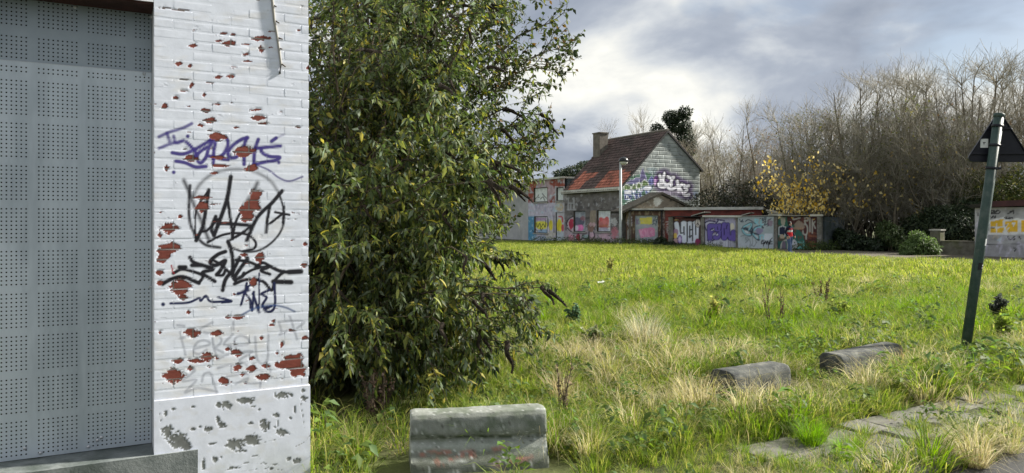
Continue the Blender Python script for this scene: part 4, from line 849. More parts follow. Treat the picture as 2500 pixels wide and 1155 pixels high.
def d_silver(cv):
    cv.c[:] = (0.36, 0.42, 0.45); cv.speckle((0.46, 0.51, 0.55), .04, .05, .52, .7, 3, .12); low = np.clip((cv.y - 570) / 25, 0, 1); cv.mix(low * .5, (0.52, 0.57, 0.62))
    DK = (0.03, 0.05, 0.075); AQ = (0.26, 0.55, 0.64)
    for q in [((1010,520),(1180,430),(1210,480),(1150,600),(1100,560),(1010,530)), ((980,560),(1010,650),(1090,710),(1180,720),(1190,640),(1100,590),(990,570)), ((1250,600),(1300,530),(1420,500),(1470,540)), ((1210,620),(1260,740),(1370,830),(1380,720),(1300,680),(1230,680)), ((1190,480),(1220,600),(1200,700))]: cv.stroke(KO(*q), 2.3, DK, .4, .95)
    for q in [((1020,520),(1175,445),(1195,490),(1140,590)), ((990,580),(1030,660),(1100,705),(1175,705)), ((1260,600),(1310,545),(1420,515)), ((1240,690),(1330,790)), ((1290,340),(1290,450)), ((1290,345),(1350,350),(1340,400),(1295,405),(1370,470)), ((1430,360),(1420,470),(1470,460)), ((1390,720),(1480,720),(1480,800)), ((1410,720),(1400,800))]: cv.stroke(KO(*q), 1.7, AQ, .4, .95)
    cv.poly(KO((1040,590),(1110,620),(1130,680),(1060,650)), (0.58, 0.64, 0.68), .9); cv.poly(KO((1270,720),(1340,740),(1350,790)), (0.58, 0.64, 0.68), .9)
    cv.blob(*KO((1380, 610))[0], 9, 7, (0.24, 0.20, 0.36), .8, .8); cv.poly(KO((1500,680),(1700,670),(1700,820),(1490,830)), (0.60, 0.65, 0.72), .8)
    for q in [((920,340),(950,400),(990,350)), ((990,370),(960,400),(1010,400)), ((1060,390),(1120,350),(1200,380),(1290,450)), ((1455,310),(1460,370),(1490,370)), ((1510,300),(1490,340),(1530,350)), ((1540,300),(1530,380)), ((1470,420),(1540,390),(1500,480),(1570,450)), ((1570,500),(1610,480),(1570,450)), ((1660,330),(1590,370),(1600,480))]: cv.stroke(KO(*q), 1.2, DK, .4, .9)
    cv.blob(*KO((1640, 430))[0], 6, 9, (0.22, 0.10, 0.18), 1.1, .6, 5, .3)
    for q in [((1500,830),(1450,840),(1435,920),(1490,900)), ((1450,870),(1490,880),(1480,970)), ((1510,920),(1530,850),(1550,920)), ((1520,890),(1550,885)), ((1570,930),(1575,850),(1600,900),(1620,850),(1615,940)), ((1605,920),(1600,1020)), ((1650,830),(1640,920),(1690,915)), ((1645,870),(1680,865)), ((1640,830),(1690,780))]: cv.stroke(KO(*q), 1.1, (0.015, 0.015, 0.02), .3)
    for q in [((1060,770),(1080,830),(1130,830)), ((1060,890),(1110,850)), ((1190,970),(1230,880),(1220,750)), ((1160,1000),(1170,860),(1090,760)), ((1210,940),(1260,980),(1320,870)), ((1290,840),(1330,900)), ((950,740),(1030,720))]: cv.stroke(KO(*q), 1.1, (0.20, 0.23, 0.25), .5, .8)
    cv.blob(*KO((1105, 1025))[0], 2, 2, (.02, .02, .02), .5)
def d_green(cv):
    cv.c[:] = (0.035, 0.14, 0.11); cv.poly(KD((540,150),(1200,150),(1200,920),(1050,920),(960,760),(870,520),(700,350),(560,310)), (0.085, 0.030, 0.032)); cv.speckle((0.16, 0.06, 0.04), .1, .06, .62, .6, 2, .06)
    cv.mix(((cv.x > 1974) & (cv.y > 567)) * np.clip((vnoise(cv.x * .06, cv.y * .25, 5, 3) - .42) * 6, 0, .9), (0.26, 0.10, 0.055))
    cv.poly(KD((400,170),(520,190),(500,330),(470,380),(420,330)), (0.42, 0.40, 0.34), .9); cv.poly(KD((370,400),(450,370),(520,400),(500,590),(370,560)), (0.018, 0.025, 0.06), 1, (0.50, 0.54, 0.56), 1.4)
    cv.blob(*KD((440, 605))[0], 6, 5, (0.48, 0.40, 0.30), .3); cv.poly(KD((700,330),(800,240),(920,330),(940,420),(780,450),(720,420)), (0.36, 0.30, 0.25), .8); cv.stroke(KD((700,420),(890,430)), 2.5, (0.40, 0.26, 0.18), .4, .8)
    for q in [((890,480),(900,540),(960,560),(990,480),(980,370),(930,330)), ((410,860),(430,760),(480,700),(550,690),(560,880)), ((930,200),(1000,190),(990,260),(930,250),(950,330)), ((1040,190),(1045,490)), ((1095,230),(1095,520)), ((1150,280),(1120,330),(1160,420)), ((960,560),(960,650)), ((680,190),(690,230),(830,195))]: cv.stroke(KD(*q), 1.8, (0.50, 0.50, 0.46), .4, .85)
    cv.blob(*KD((700, 780))[0], 8, 12, (0.52, 0.54, 0.58), .3); cv.blob(*KD((480, 800))[0], 5, 12, (0.18, 0.15, 0.20), .2)
    for q in [((790,720),(870,740)), ((900,710),(910,880)), ((800,820),(880,850)), ((930,810),(1000,860)), ((780,860),(850,830))]: cv.stroke(KD(*q), 1.8, (0.16, 0.42, 0.40), .5, .9)
GT = 2.02
d1 = (gs(1643), gs(1711)); d2 = (gs(1720), gs(1795)); d3 = (gs(1802), gs(1889)); d4 = (gs(1899), gs(1994))
P, Q, cv = wall_sheet(GA, d1[0], d1[1], 0, GT - .12, .045, (), -.08, (0.06, 0.02, 0.02)); d_loco(cv)
tag(link('garage_door', npmesh('garage_door', P, Q, mats=M['paint_metal'], cols=cv.c), ga), 'dark maroon garage door with white bubble letters')
corrug('garage_door', d2[0], d2[1], .04, GT - .05, -.06, (0.3, 0.3, 0.3), d_fyol, .13, .012, 'ribbed garage door with purple bubble letters')
P, Q, cv = wall_sheet(GA, d3[0], d3[1], -.02, GT - .01, .045, (), .03, (0.4, 0.4, 0.4)); d_silver(cv)
tag(link('garage_door', npmesh('garage_door', P, Q, mats=M['paint_metal'], cols=cv.c), ga), 'silver garage door with black and aqua scribbles')
corrug('garage_door', d4[0], d4[1], .02, GT - .04, -.06, (0.3, 0.3, 0.3), d_green, .10, .02, 'ribbed green and maroon garage door')
for a, c_ in ((1632, 1643), (1711, 1719.5), (1796, 1802), (1889.5, 1898), (1994.5, 2006)):
    b = MB(); GA.box(b, gs(a), gs(c_) - .004, 0, GT - .03, -.35, .02); b.build('pillar', M['pillar'], ga)
rr = random.Random(5)
b = MB(); GA.box(b, gs(1632), gs(2004), 0, GT - .1, -4.6, -4.4); GA.box(b, gs(1632) + .01, gs(1632) + .2, 0, GT - .1, -4.39, -.36); GA.box(b, gs(2004) - .2, gs(2004), 0, GT - .1, -4.39, -.36)
b.build('rear_wall', M['brickbrown'], ga)
b = MB(); GA.box(b, gs(1630), gs(2008), GT - .029, GT + .02, -4.6, -.02); b.build('roof', M['mossroof'], ga)
for x0, x1, z0, z1, m, dz in [(1640, 1716, GT - .02, GT + .04, 'darkmetal', 0), (1716, 1812, GT - .03, GT + .09, 'fascia', -.02), (1812, 1900, GT + .0, GT + .05, 'board', .04), (1876, 1910, GT + .02, GT + .13, 'fascia', 0), (1910, 1978, GT + .03, GT + .08, 'board', 0), (1978, 2010, GT + .0, GT + .12, 'fascia', 0)]:
    b = MB(); s0, s1 = gs(x0), gs(x1)
    b.hexa([tuple(GA.w(s_, z_ + (dz if s_ == s1 else 0), f)) for z_ in (z0, z1) for s_, f in ((s0, .10), (s1, .10), (s1, -.019), (s0, -.019))]); b.build('roof_trim', M[m], ga)
for x0, y0, x1, y1, w_ in [(1690, 528, 1722, 519, 1.2), (1812, 527, 1833, 521, .9), (1872, 514, 1905, 526, 1.4), (1876, 520, 1900, 527, .8), (1905, 526, 1935, 530, .6)]:
    b = MB(); p0, p1 = GA.at(x0, y0, -.3), GA.at(x1, y1, -.3)
    b.hexa([tuple(GA.w(s_, z_ + d_, f)) for d_ in (0, .06) for (s_, z_), f in ((p0, -.1), (p1, -.1), (p1, -.1 - w_), (p0, -.1 - w_))]); b.build('loose_roof_sheet', M['board'], ga)
b = MB(); GA.box(b, d3[1] - .85, d3[1] - .80, GT - .15, GT - .1, .031, .05); b.build('door_handle', M['darkmetal'], ga)

# ------------------------------------------------------------------ walls to the right of the garages
RW = Frame(tuple(GA.w(gs(2008), 0, -.5)[:2]), (0.80, 0.60))
e1 = RW.at(2062, 560)[0]
b = MB(); RW.box(b, 0.02, e1, 0, 1.98, -.22, 0); tag(b.build('rendered_wall', M['graywall']), 'stained blue-grey rendered wall running back from the last garage', 'wall')
LW = Frame(((2140 - CX) / FPX * 41, 41), ((2385 - CX) / FPX * 36.8 - (2140 - CX) / FPX * 41, 36.8 - 41))
lw0, lw1 = LW.at(2297, 600)[0], LW.at(2425, 610)[0]
lw = empty('garden_wall', tuple(LW.w(lw0, 0)), 'low mossy stone garden wall with a square gate pillar', 'wall')
b = MB(); LW.box(b, lw0 + .01, lw1, 0, .66, -.25, 0); b.build('wall', M['stonewall'], lw)
b = MB(); LW.box(b, lw0, lw1, .661, .72, -.28, .03); b.build('coping', M['stonewall'], lw)
pl0 = LW.at(2272, 600)[0]; b = MB(); LW.box(b, pl0, lw0, 0, 1.22, -.4, .06); b.build('pillar', M['stonewall'], lw)
b = MB(); LW.box(b, pl0 - .04, lw0 + .04, 1.221, 1.30, -.44, .10); b.build('pillar_cap', M['board'], lw)
b = MB(); LW.box(b, (pl0 + lw0) / 2 - .06, (pl0 + lw0) / 2 + .06, .72, .9, .061, .09); b.build('letter_plate', M['darkmetal'], lw)
# grey garage at the right edge
RG_ = Frame(((2380 - CX) / FPX * 36.3, 36.3), ((2500 - CX) / FPX * 34.4 - (2380 - CX) / FPX * 36.3, 34.4 - 36.3))
rg = empty('grey_garage', tuple(RG_.w(2, 0)), 'grey garage with big yellow graffiti letters beside the leaning sign', 'garage')
KY = crop(2300, 480, 5.775); GRH = 2.38
P, Q, cv = wall_sheet(RG_, 0, 6.0, 0, GRH, .05, (), 0, (0.37, 0.37, 0.38)); cv.speckle((0.28, 0.28, 0.29), .05, .05, .5, .6, 6, .1); low = np.clip((cv.y - 597) / 3, 0, 1); cv.mix(low * .5, (0.25, 0.24, 0.26)); cv.speckle((0.48, 0.46, 0.55), .09, .06, .64, .7, 16, .06)
YE = (0.74, 0.46, 0.05); WH = (0.68, 0.68, 0.68)
for q in [((660,350),(880,300),(870,430),(900,440),(880,520),(660,520),(690,450)), ((870,340),(1060,320),(1100,330),(1100,520),(900,525),(880,420)), ((1110,330),(1300,330),(1300,520),(1110,520))]: cv.poly(KY(*q), WH, 1, WH, 2.6)
for q in [((675,360),(865,315),(855,420),(770,430),(680,425)), ((690,455),(800,445),(870,440),(860,505),(680,505)), ((885,350),(1060,335),(1060,500),(930,505),(900,440)), ((1120,340),(1290,340),(1290,505),(1120,505))]: cv.poly(KY(*q), YE)
cv.poly(KY((860,390),(935,385),(900,440),(860,430)), WH); cv.poly(KY((880,400),(925,398),(900,425)), (0.30, 0.25, 0.3)); cv.poly(KY((980,370),(1040,365),(1010,420)), WH); cv.stroke(KY((940,440),(890,510)), 1.4, WH); cv.stroke(KY((770,390),(770,500)), 1.8, WH)
for q in [((500,230),(510,275)), ((630,300),(640,280),(650,300),(670,270),(690,300),(720,275),(710,300)), ((740,290),(755,275),(755,300),(735,300)), ((690,240),(690,200),(740,200),(700,240),(760,240)), ((790,200),(740,220),(780,245),(815,215),(780,190),(750,245)), ((880,295),(910,290),(890,315),(940,310),(950,290),(960,315),(985,290),(1000,315)), ((930,240),(1000,205)), ((960,210),(1010,200),(1010,240)), ((930,560),(945,600),(990,600)), ((1020,565),(1000,580),(1030,595),(1010,610)), ((1010,720),(1040,740),(1020,770)), ((1080,560),(1110,600)), ((660,400),(640,410)), ((690,437),(735,440))]: cv.stroke(KY(*q), 1.3, (.02, .02, .025), .35, .95)
cv.poly(KY((760,610),(850,560),(820,640)), (0.50, 0.58, 0.66), .8); cv.stroke(KY((720,590),(760,540),(790,590)), 1.5, (0.5, 0.42, 0.32), .5, .7); cv.stroke(KY((570,668),(1100,675)), 1.0, (0.03, 0.03, 0.03))
link('front_wall', npmesh('front_wall', P, Q, mats=M['paint_far'], cols=cv.c), rg)
b = MB(); RG_.box(b, .01, 6, 0, GRH, -5, -.02); b.build('side_wall', M['graywall'], rg)
b = MB(); b.hexa([tuple(RG_.w(s_, z_ + dz, f)) for dz in (.003, .17) for s_, z_, f in ((-.15, GRH, .2), (6.1, GRH + .12, .2), (6.1, GRH + .12, -5.1), (-.15, GRH, -5.1))]); b.build('roof', M['mossroof'], rg)
b = MB(); b.hexa([tuple(RG_.w(s_, z_ + dz, f)) for dz in (.02, .30) for s_, z_, f in ((.9, GRH, .25), (6.1, GRH + .12, .25), (6.1, GRH + .12, .205), (.9, GRH, .205))]); b.build('fascia', material('dark red fascia', (0.05, 0.022, 0.024), (0.09, 0.035, 0.035), 2, .7), rg)

# ------------------------------------------------------------------ lamp post
lx, ly = (1515 - CX) / FPX * 53.2, 53.2
lp = empty('street_lamp', (lx, ly, 0), 'pale grey street lamp with dark domed head in front of the gabled house', 'street lamp')
MB().tube([(lx, ly, 0), (lx, ly, 1.2), (lx, ly, 6.0)], [.115, .105, .085], 12).build('post', M['lamp_post'], lp, True)
MB().box((lx, ly - .11, .8), (.1, .03, .4)).build('access_door', M['lamp_post'], lp)
hx = lx + .22
MB().lathe((hx, ly, 6.02), [(.36, 0), (.36, .05), (.34, .14), (.27, .25), (.15, .32), (.03, .35)], 18).build('lamp_cap', M['lamp_cap'], lp, True)
MB().lathe((hx, ly, 6.015), [(.10, -.23), (.2, -.20), (.28, -.12), (.31, 0)], 18).build('lamp_glass', M['lamp_glass'], lp, True)
MB().tube([(lx, ly, 5.95), (lx, ly, 6.06), (hx, ly, 6.08)], [.085, .085, .06], 10).build('arm', M['lamp_cap'], lp, True)

# ------------------------------------------------------------------ vegetation helpers
RS = np.random.RandomState
def unit(v): return v / (np.linalg.norm(v, axis=-1, keepdims=True) + 1e-9)
def tubes(Pth, Rad, n=3):
    """Pth (N,K,3), Rad (N,K) -> verts, quads"""
    Nn, K, _ = Pth.shape; T = np.empty_like(Pth); T[:, 1:-1] = Pth[:, 2:] - Pth[:, :-2]; T[:, 0] = Pth[:, 1] - Pth[:, 0]; T[:, -1] = Pth[:, -1] - Pth[:, -2]
    T = unit(T); ref = np.where(np.abs(T[..., 2:3]) > .9, np.array((1., 0, 0)), np.array((0, 0, 1.)))
    X = unit(np.cross(T, ref)); Y = np.cross(T, X); a = np.arange(n) * 2 * math.pi / n
    V = Pth[:, :, None, :] + Rad[:, :, None, None] * (X[:, :, None, :] * np.cos(a)[None, None, :, None] + Y[:, :, None, :] * np.sin(a)[None, None, :, None])
    b = (np.arange(Nn) * K * n)[:, None, None] + (np.arange(K - 1) * n)[None, :, None]; k = np.arange(n)[None, None, :]; k2 = (k + 1) % n
    Q = np.stack([b + k, b + k2, b + n + k2, b + n + k], -1).reshape(-1, 4); return V.reshape(-1, 3), Q
def grow(rs, start, dirs, length, K, wander=.25, up=0.1, grav=0.0):
    Nn = len(start); P = np.empty((Nn, K, 3)); P[:, 0] = start; d = unit(dirs); step = (length / (K - 1))[:, None]
    for k in range(1, K):
        d = unit(d + rs.normal(0, wander, (Nn, 3)) + np.array((0, 0, up - grav * k / K))); P[:, k] = P[:, k - 1] + d * step
    return P
def children(rs, P, per, t0=.25, ang=.7, up=.2):
    """starting points and directions of side shoots of the paths P"""
    Nn, K, _ = P.shape; t = t0 + (1 - t0) * rs.rand(Nn, per); f = t * (K - 1); i = np.minimum(f.astype(int), K - 2); fr = (f - i)[..., None]
    ar = np.arange(Nn)[:, None]; S = P[ar, i] * (1 - fr) + P[ar, i + 1] * fr; T = unit(P[ar, i + 1] - P[ar, i])
    rnd = rs.normal(0, 1, (Nn, per, 3)); rnd = unit(rnd - (rnd * T).sum(-1, keepdims=True) * T)
    D = unit(T * math.cos(ang) + rnd * math.sin(ang) + np.array((0, 0, up))); return S.reshape(-1, 3), D.reshape(-1, 3), t.ravel()
def leaves(rs, C, D, ln, wd, droop=.25, Nrm=None):
    """folded leaves: verts (N*5,3), tris"""
    Nn = len(C); D = unit(D); r = rs.normal(0, 1, (Nn, 3)) if Nrm is None else Nrm + rs.normal(0, .35, (Nn, 3)); Nn_ = unit(r - (r * D).sum(-1, keepdims=True) * D); S = np.cross(D, Nn_)
    ln = ln[:, None]; wd = wd[:, None]; dn = np.array((0, 0, -1.))
    base = C; mid = C + D * ln * .45 + dn * ln * droop * .15; tip = C + D * ln + dn * ln * droop; up = Nn_ * wd * .35
    V = np.stack([base, mid + S * wd + up, mid - S * wd + up, mid, tip], 1).reshape(-1, 3); o = (np.arange(Nn) * 5)[:, None, None]
    T = (np.array([[0, 2, 3], [0, 3, 1], [2, 4, 3], [3, 4, 1]])[None] + o).reshape(-1, 3); return V, T
def tone(rs, Nn, pal, wts, var=.25):
    c = np.array(pal)[rs.choice(len(pal), Nn, p=np.array(wts) / sum(wts))]; return c * (1 + rs.uniform(-var, var, (Nn, 1)))

# ------------------------------------------------------------------ bare trees behind the garages
def bare_tree(seed, H, stems, spread, n1, n2, n3, leafy=0, lpal=None, lwt=None):
    rs = RS(seed); a = rs.rand(stems) * 2 * math.pi; rad = rs.rand(stems) * .35
    st = np.stack([np.cos(a) * rad, np.sin(a) * rad, np.full(stems, -.1)], -1)
    d = np.stack([np.cos(a) * spread * (.3 + rs.rand(stems)), np.sin(a) * spread * (.3 + rs.rand(stems)), np.ones(stems)], -1)
    P0 = grow(rs, st, d, H * rs.uniform(.7, 1., stems), 10, .06, .10); r0 = np.linspace(.085, .018, 10)[None] * rs.uniform(.7, 1.2, (stems, 1)) * H / 10
    S, D, t = children(rs, P0, n1, .10, .85, .22); P1 = grow(rs, S, D, H * .32 * (1.0 - .7 * t) * rs.uniform(.6, 1.1, len(S)), 7, .15, .07); r1 = np.linspace(.028, .009, 7)[None] * np.ones((len(S), 1)) * H / 10
    S, D, t = children(rs, P1, n2, .15, .75, .15); P2 = grow(rs, S, D, H * .16 * (1.1 - .5 * t) * rs.uniform(.6, 1.2, len(S)), 5, .13, .08); r2 = np.linspace(.010, .005, 5)[None] * np.ones((len(S), 1))
    S, D, t = children(rs, P2, n3, .2, .6, .25); P3 = grow(rs, S, D, H * .075 * rs.uniform(.6, 1.3, len(S)), 3, .14, .08); r3 = np.linspace(.0062, .004, 3)[None] * np.ones((len(S), 1))
    tm = tubes(P0, r0, 6); tr = npmesh('trunk', *tm, mats=M['bark'], smooth=True)
    V = []; Q = []; o = 0
    for P_, R_ in ((P1, r1), (P2, r2), (P3, r3)):
        v, q = tubes(P_, R_, 3); V.append(v); Q.append(q + o); o += len(v)
    cr = npmesh('crown', np.vstack(V), np.vstack(Q), mats=M['twig'])
    lf = None
    if leafy:
        src = np.vstack([P3[:, -1], P3[:, 1], P2[:, -1]]); src = src[src[:, 2] < H * .97]
        C_ = src[rs.choice(len(src), leafy)] + rs.normal(0, .05, (leafy, 3)); Dd = rs.normal(0, 1, (leafy, 3)) + np.array((0, 0, -.6))
        v, t_ = leaves(rs, C_, Dd, rs.uniform(.06, .12, leafy), rs.uniform(.025, .04, leafy)); c = np.repeat(tone(rs, leafy, lpal, lwt), 5, 0)
        lf = npmesh('foliage', v, tris=t_, mats=M['yellow'], cols=c)
    return tr, cr, lf
YP = [(0.44, 0.30, 0.06), (0.52, 0.40, 0.12), (0.34, 0.22, 0.05), (0.30, 0.16, 0.06)]
BP = [(0.12, 0.065, 0.032), (0.18, 0.10, 0.045), (0.12, 0.10, 0.035)]
GP = [(0.085, 0.095, 0.025), (0.13, 0.12, 0.03), (0.055, 0.07, 0.022)]
KIND = {'a': bare_tree(1, 10, 6, .30, 12, 8, 3, 300, BP, (2, 2, 1)), 'b': bare_tree(2, 10, 5, .20, 14, 8, 3), 'c': bare_tree(3, 10, 9, .45, 10, 8, 4, 2600, GP, (2, 2, 2)),
        'd': bare_tree(4, 10, 5, .13, 14, 7, 3), 'e': bare_tree(5, 10, 6, .36, 11, 8, 3, 1800, BP, (2, 2, 1)), 'y': bare_tree(6, 10, 6, .75, 9, 7, 3)}
def put_tree(kind, px, Y, h, rz, label, sx=1.0, group=None):
    x = (px - CX) / FPX * Y; tr, cr, lf = KIND[kind]
    o = empty('bare_tree', (x, Y, 0), label, 'tree', group); o.rotation_euler = (0, 0, rz); o.scale = (h / 10 * sx, h / 10 * sx, h / 10)
    for nm, me in (('trunk', tr), ('crown', cr), ('foliage', lf)):
        if me is None: continue
        c = bpy.data.objects.new(nm, me); COL.objects.link(c); c.parent = o
        if nm == 'foliage': c['kind'] = 'stuff'
    return o
TK = {'a': ('bare tree holding a few last brown leaves', 'sparsely brown-leaved trees'), 'b': ('bare tree with ascending grey-brown branches', 'bare branching trees'), 'c': ('bushy many-stemmed bare tree with scattered olive leaves', 'olive-flecked bushy trees'), 'd': ('slender upright bare tree with wand-like shoots', 'wand-like bare trees'), 'e': ('bare tree thick with withered brown leaves', 'withered brown-leaved trees')}
rr = random.Random(2)
for kd, px, Y, h, sx, where in [('b', 1752, 64, 10.0, 1.2, 'beside the big gable'), ('a', 1800, 55, 8.8, 1.2, 'behind the annexe roof'), ('e', 1880, 54, 9.8, 1.1, 'behind the silver garage'), ('a', 1950, 50, 9.0, 1.2, 'just left of the yellow-leaved tree'), ('c', 1995, 49, 9.2, 1.2, 'close behind the yellow-leaved tree'), ('b', 2035, 51, 11.2, 1.1, 'rising above the rendered wall'), ('a', 2080, 49, 10.8, 1.1, 'behind the ivy mound'), ('c', 2125, 47, 10.0, 1.2, 'behind the mid-green shrub'), ('d', 2160, 50, 11.4, 1.2, 'above the mid-green shrub'), ('d', 2205, 48, 10.8, 1.3, 'between the mid-green shrub and the laurel'), ('c', 2235, 46, 9.8, 1.2, 'behind the gate pillar'), ('b', 2268, 50, 11.6, 1.0, 'above the gate pillar'), ('d', 2310, 47, 11.0, 1.2, 'above the laurel bush'), ('a', 2350, 46, 10.6, 1.1, 'behind the laurel bush'), ('d', 2400, 48, 11.6, 1.2, 'above the corner of the grey garage'), ('b', 2445, 46, 11.0, 1.1, 'above the grey garage roof'), ('d', 2480, 45, 11.2, 1.2, 'above the olive-yellow bush'), ('a', 2530, 46, 10.8, 1.2, 'behind the middle of the grey garage'), ('c', 1722, 67, 9.0, 1.1, 'tight against the big gable'), ('c', 2070, 46.5, 7.2, 1.4, 'crowding the rendered wall'), ('c', 2310, 44, 7.4, 1.4, 'crowding the laurel bush'), ('a', 2175, 45, 7.4, 1.4, 'low behind the mid-green shrub'), ('c', 1850, 58, 8.2, 1.2, 'behind the end of the annexe fascia')]:
    put_tree(kd, px, Y, h, rr.uniform(0, 6.28), TK[kd][0] + ' ' + where, sx, TK[kd][1])
for kd, px, Y, h, sx, lb in [('a', 1545, 84, 13.0, 1.0, 'rounded bare tree behind the roof just right of the chimney'), ('b', 1640, 82, 13.6, 1.0, 'bare tree standing behind the ivy-clad tree'), ('a', 1690, 80, 12.0, 1.0, 'bare tree showing between the gable top and the thicket')]: put_tree(kd, px, Y, h, rr.uniform(0, 6.28), lb, sx, 'bare trees behind the gabled house')
# tree with bright yellow leaves hanging over the last garage
ty = put_tree('y', 1985, 47.2, 6.4, .8, 'small tree with bright yellow autumn leaves hanging over the last garage', 1.2); ty.name = 'yellow_leaved_tree'
rs = RS(77); clus = []
for px, py, rx, ry, n_ in [(1880, 405, 26, 22, 40), (1900, 450, 34, 26, 90), (1935, 470, 44, 30, 150), (1985, 420, 40, 40, 80), (1960, 500, 50, 22, 150), (2000, 480, 34, 28, 110), (1920, 500, 40, 16, 90), (2010, 510, 22, 12, 40), (2060, 440, 40, 40, 70), (2140, 460, 50, 40, 70), (2210, 440, 60, 60, 60), (1850, 440, 20, 20, 14), (2100, 500, 20, 12, 30), (2240, 515, 12, 16, 20), (2340, 420, 60, 50, 45), (2270, 380, 50, 40, 25)]:
    for k in range(n_):
        X_, Y_ = rs.normal(px, rx * .6), rs.normal(py, ry * .6); dd_ = 43.6 + rs.rand() * 3.4; clus.append(((X_ - CX) / FPX * dd_, dd_, CAMZ - (Y_ - HOR) / FPX * dd_))
C_ = np.array(clus); Nn = len(C_)
v, t_ = leaves(rs, C_, rs.normal(0, 1, (Nn, 3)) + np.array((0, 0, -.7)), rs.uniform(.13, .24, Nn), rs.uniform(.06, .10, Nn)); c = np.repeat(tone(rs, Nn, [(0.74, 0.56, 0.17), (0.80, 0.68, 0.34), (0.60, 0.40, 0.08)], (3, 3, 2)), 5, 0)
o = link('foliage', npmesh('foliage', v, tris=t_, mats=M['yellow'], cols=c), ty); o['kind'] = 'stuff'
# twigs that carry the yellow leaves
st = C_[rs.choice(Nn, 220)]; root = np.array(((1985 - CX) / FPX * 47.2, 47.2, 1.6)); dirs = unit(st - root) ; ln = np.linalg.norm(st - root, axis=1) * rs.uniform(.2, .55, 220)
Pp = grow(rs, st - dirs * ln[:, None], dirs, ln, 6, .06, .0); v, q = tubes(Pp, np.linspace(.016, .006, 6)[None] * np.ones((220, 1)), 3)
link('twigs', npmesh('twigs', v, q, mats=M['twig']), ty)

def leafy_mass(name, label, cat, blobs, n, size, pal, wts, seed, mat='evergreen', stems=0, group=None, base=None, aspect=.42, shell=.45):
    """a shrub or hedge: leaves spread through overlapping ellipsoids (x, y, z, rx, ry, rz)"""
    rs = RS(seed); B = np.array(blobs, float); vol = B[:, 3] * B[:, 4] * B[:, 5]; pick = rs.choice(len(B), n, p=vol ** .75 / (vol ** .75).sum())
    u = unit(rs.normal(0, 1, (n, 3))); r = (shell + (1 - shell) * rs.rand(n)) ** .6; lump = 1 + .22 * np.sin(u[:, 0] * 7 + pick) * np.cos(u[:, 2] * 6 + pick * 2)
    C_ = B[pick, :3] + u * B[pick, 3:] * (r * lump)[:, None]; k = C_[:, 2] > .02; C_, u = C_[k], u[k]; n = len(C_)
    D = unit(u * .8 + rs.normal(0, .7, (n, 3)) + np.array((0, 0, -.2))); ln = rs.uniform(.7, 1.3, n) * size
    v, t_ = leaves(rs, C_, D, ln, ln * aspect * .5 * rs.uniform(.8, 1.2, n), Nrm=u + np.array((0, 0, .6))); c = np.repeat(tone(rs, n, pal, wts, .3), 5, 0)
    bx, by = (B[:, 0].mean(), B[:, 1].mean()) if base is None else base
    o = empty(name, (bx, by, 0), label, cat, group); f = link('foliage', npmesh('foliage', v, tris=t_, mats=M[mat], cols=c), o); f['kind'] = 'stuff'
    if stems:
        tg = B[rs.choice(len(B), stems), :3] + rs.normal(0, .2, (stems, 3)); s0 = np.stack([bx + (tg[:, 0] - bx) * .55, by + (tg[:, 1] - by) * .55, np.full(stems, -.05)], -1)
        Pp = grow(rs, s0, tg - s0 + np.array((0, 0, .4)), np.linalg.norm(tg - s0, axis=1) * 1.15, 6, .08, .05); vv, q = tubes(Pp, np.linspace(.03, .008, 6)[None] * np.ones((stems, 1)), 4)
        link('stems', npmesh('stems', vv, q, mats=M['stem']), o)
    return o
DG = [(0.022, 0.040, 0.016), (0.035, 0.055, 0.022), (0.015, 0.026, 0.013), (0.055, 0.075, 0.03)]; MG = [(0.06, 0.095, 0.028), (0.085, 0.12, 0.035), (0.04, 0.065, 0.02), (0.11, 0.13, 0.05)]
def at(px, py, Y): return ((px - CX) / FPX * Y, Y, CAMZ - (py - HOR) / FPX * Y)
def blob(px, py, Y, rpx, rpy, ry): x, y, z = at(px, py, Y); return (x, y, z, rpx * Y / FPX, ry, rpy * Y / FPX)
leafy_mass('ivy_clad_tree', 'dark ivy-clad tree rising behind the roof ridge', 'tree', [blob(1655, 300, 76, 30, 26, 1.2), blob(1640, 285, 76, 22, 16, 1.0), blob(1672, 275, 76, 16, 14, .8), blob(1605, 315, 76, 16, 13, .8), blob(1672, 340, 76, 20, 34, 1.0), blob(1690, 360, 76, 10, 20, .8), blob(1660, 400, 76, 16, 60, 1.0)], 9000, .26, DG, (3, 2, 4, .3), 5, stems=5)
leafy_mass('evergreen_bush', 'dark green bush showing above the flat-roofed house', 'bush', [blob(1405, 418, 80, 34, 14, 2), blob(1435, 405, 82, 26, 12, 2), blob(1375, 425, 80, 24, 10, 2)], 3500, .28, DG, (2, 3, 1, 1), 6)
# undergrowth along the edge of the thicket
leafy_mass('ivy_mound', 'dark ivy smothering a low wall right of the rendered wall', 'ivy', [blob(2070, 590, 43.5, 22, 26, .8), blob(2100, 595, 43, 30, 20, .6), blob(2140, 598, 42, 26, 18, .6), blob(2050, 575, 45, 10, 18, .6)], 9000, .12, DG, (3, 2, 4, .4), 7, aspect=.8)
leafy_mass('laurel_bush', 'glossy dark laurel bush behind the garden wall', 'bush', [blob(2330, 560, 41, 46, 44, 1.6), blob(2290, 540, 42, 36, 40, 1.5), blob(2360, 520, 42, 40, 36, 1.5), blob(2240, 560, 42.5, 30, 36, 1.2)], 15000, .17, DG, (2, 3, 2, 1.4), 8, stems=14)
leafy_mass('leafy_shrub', 'mid-green shrub between ivy mound and the pale bush', 'bush', [blob(2175, 575, 41.5, 22, 26, .8), blob(2160, 560, 42, 16, 20, .6), blob(2195, 590, 41, 18, 18, .6)], 5000, .16, MG, (2, 1, 3, .5), 9, stems=6)
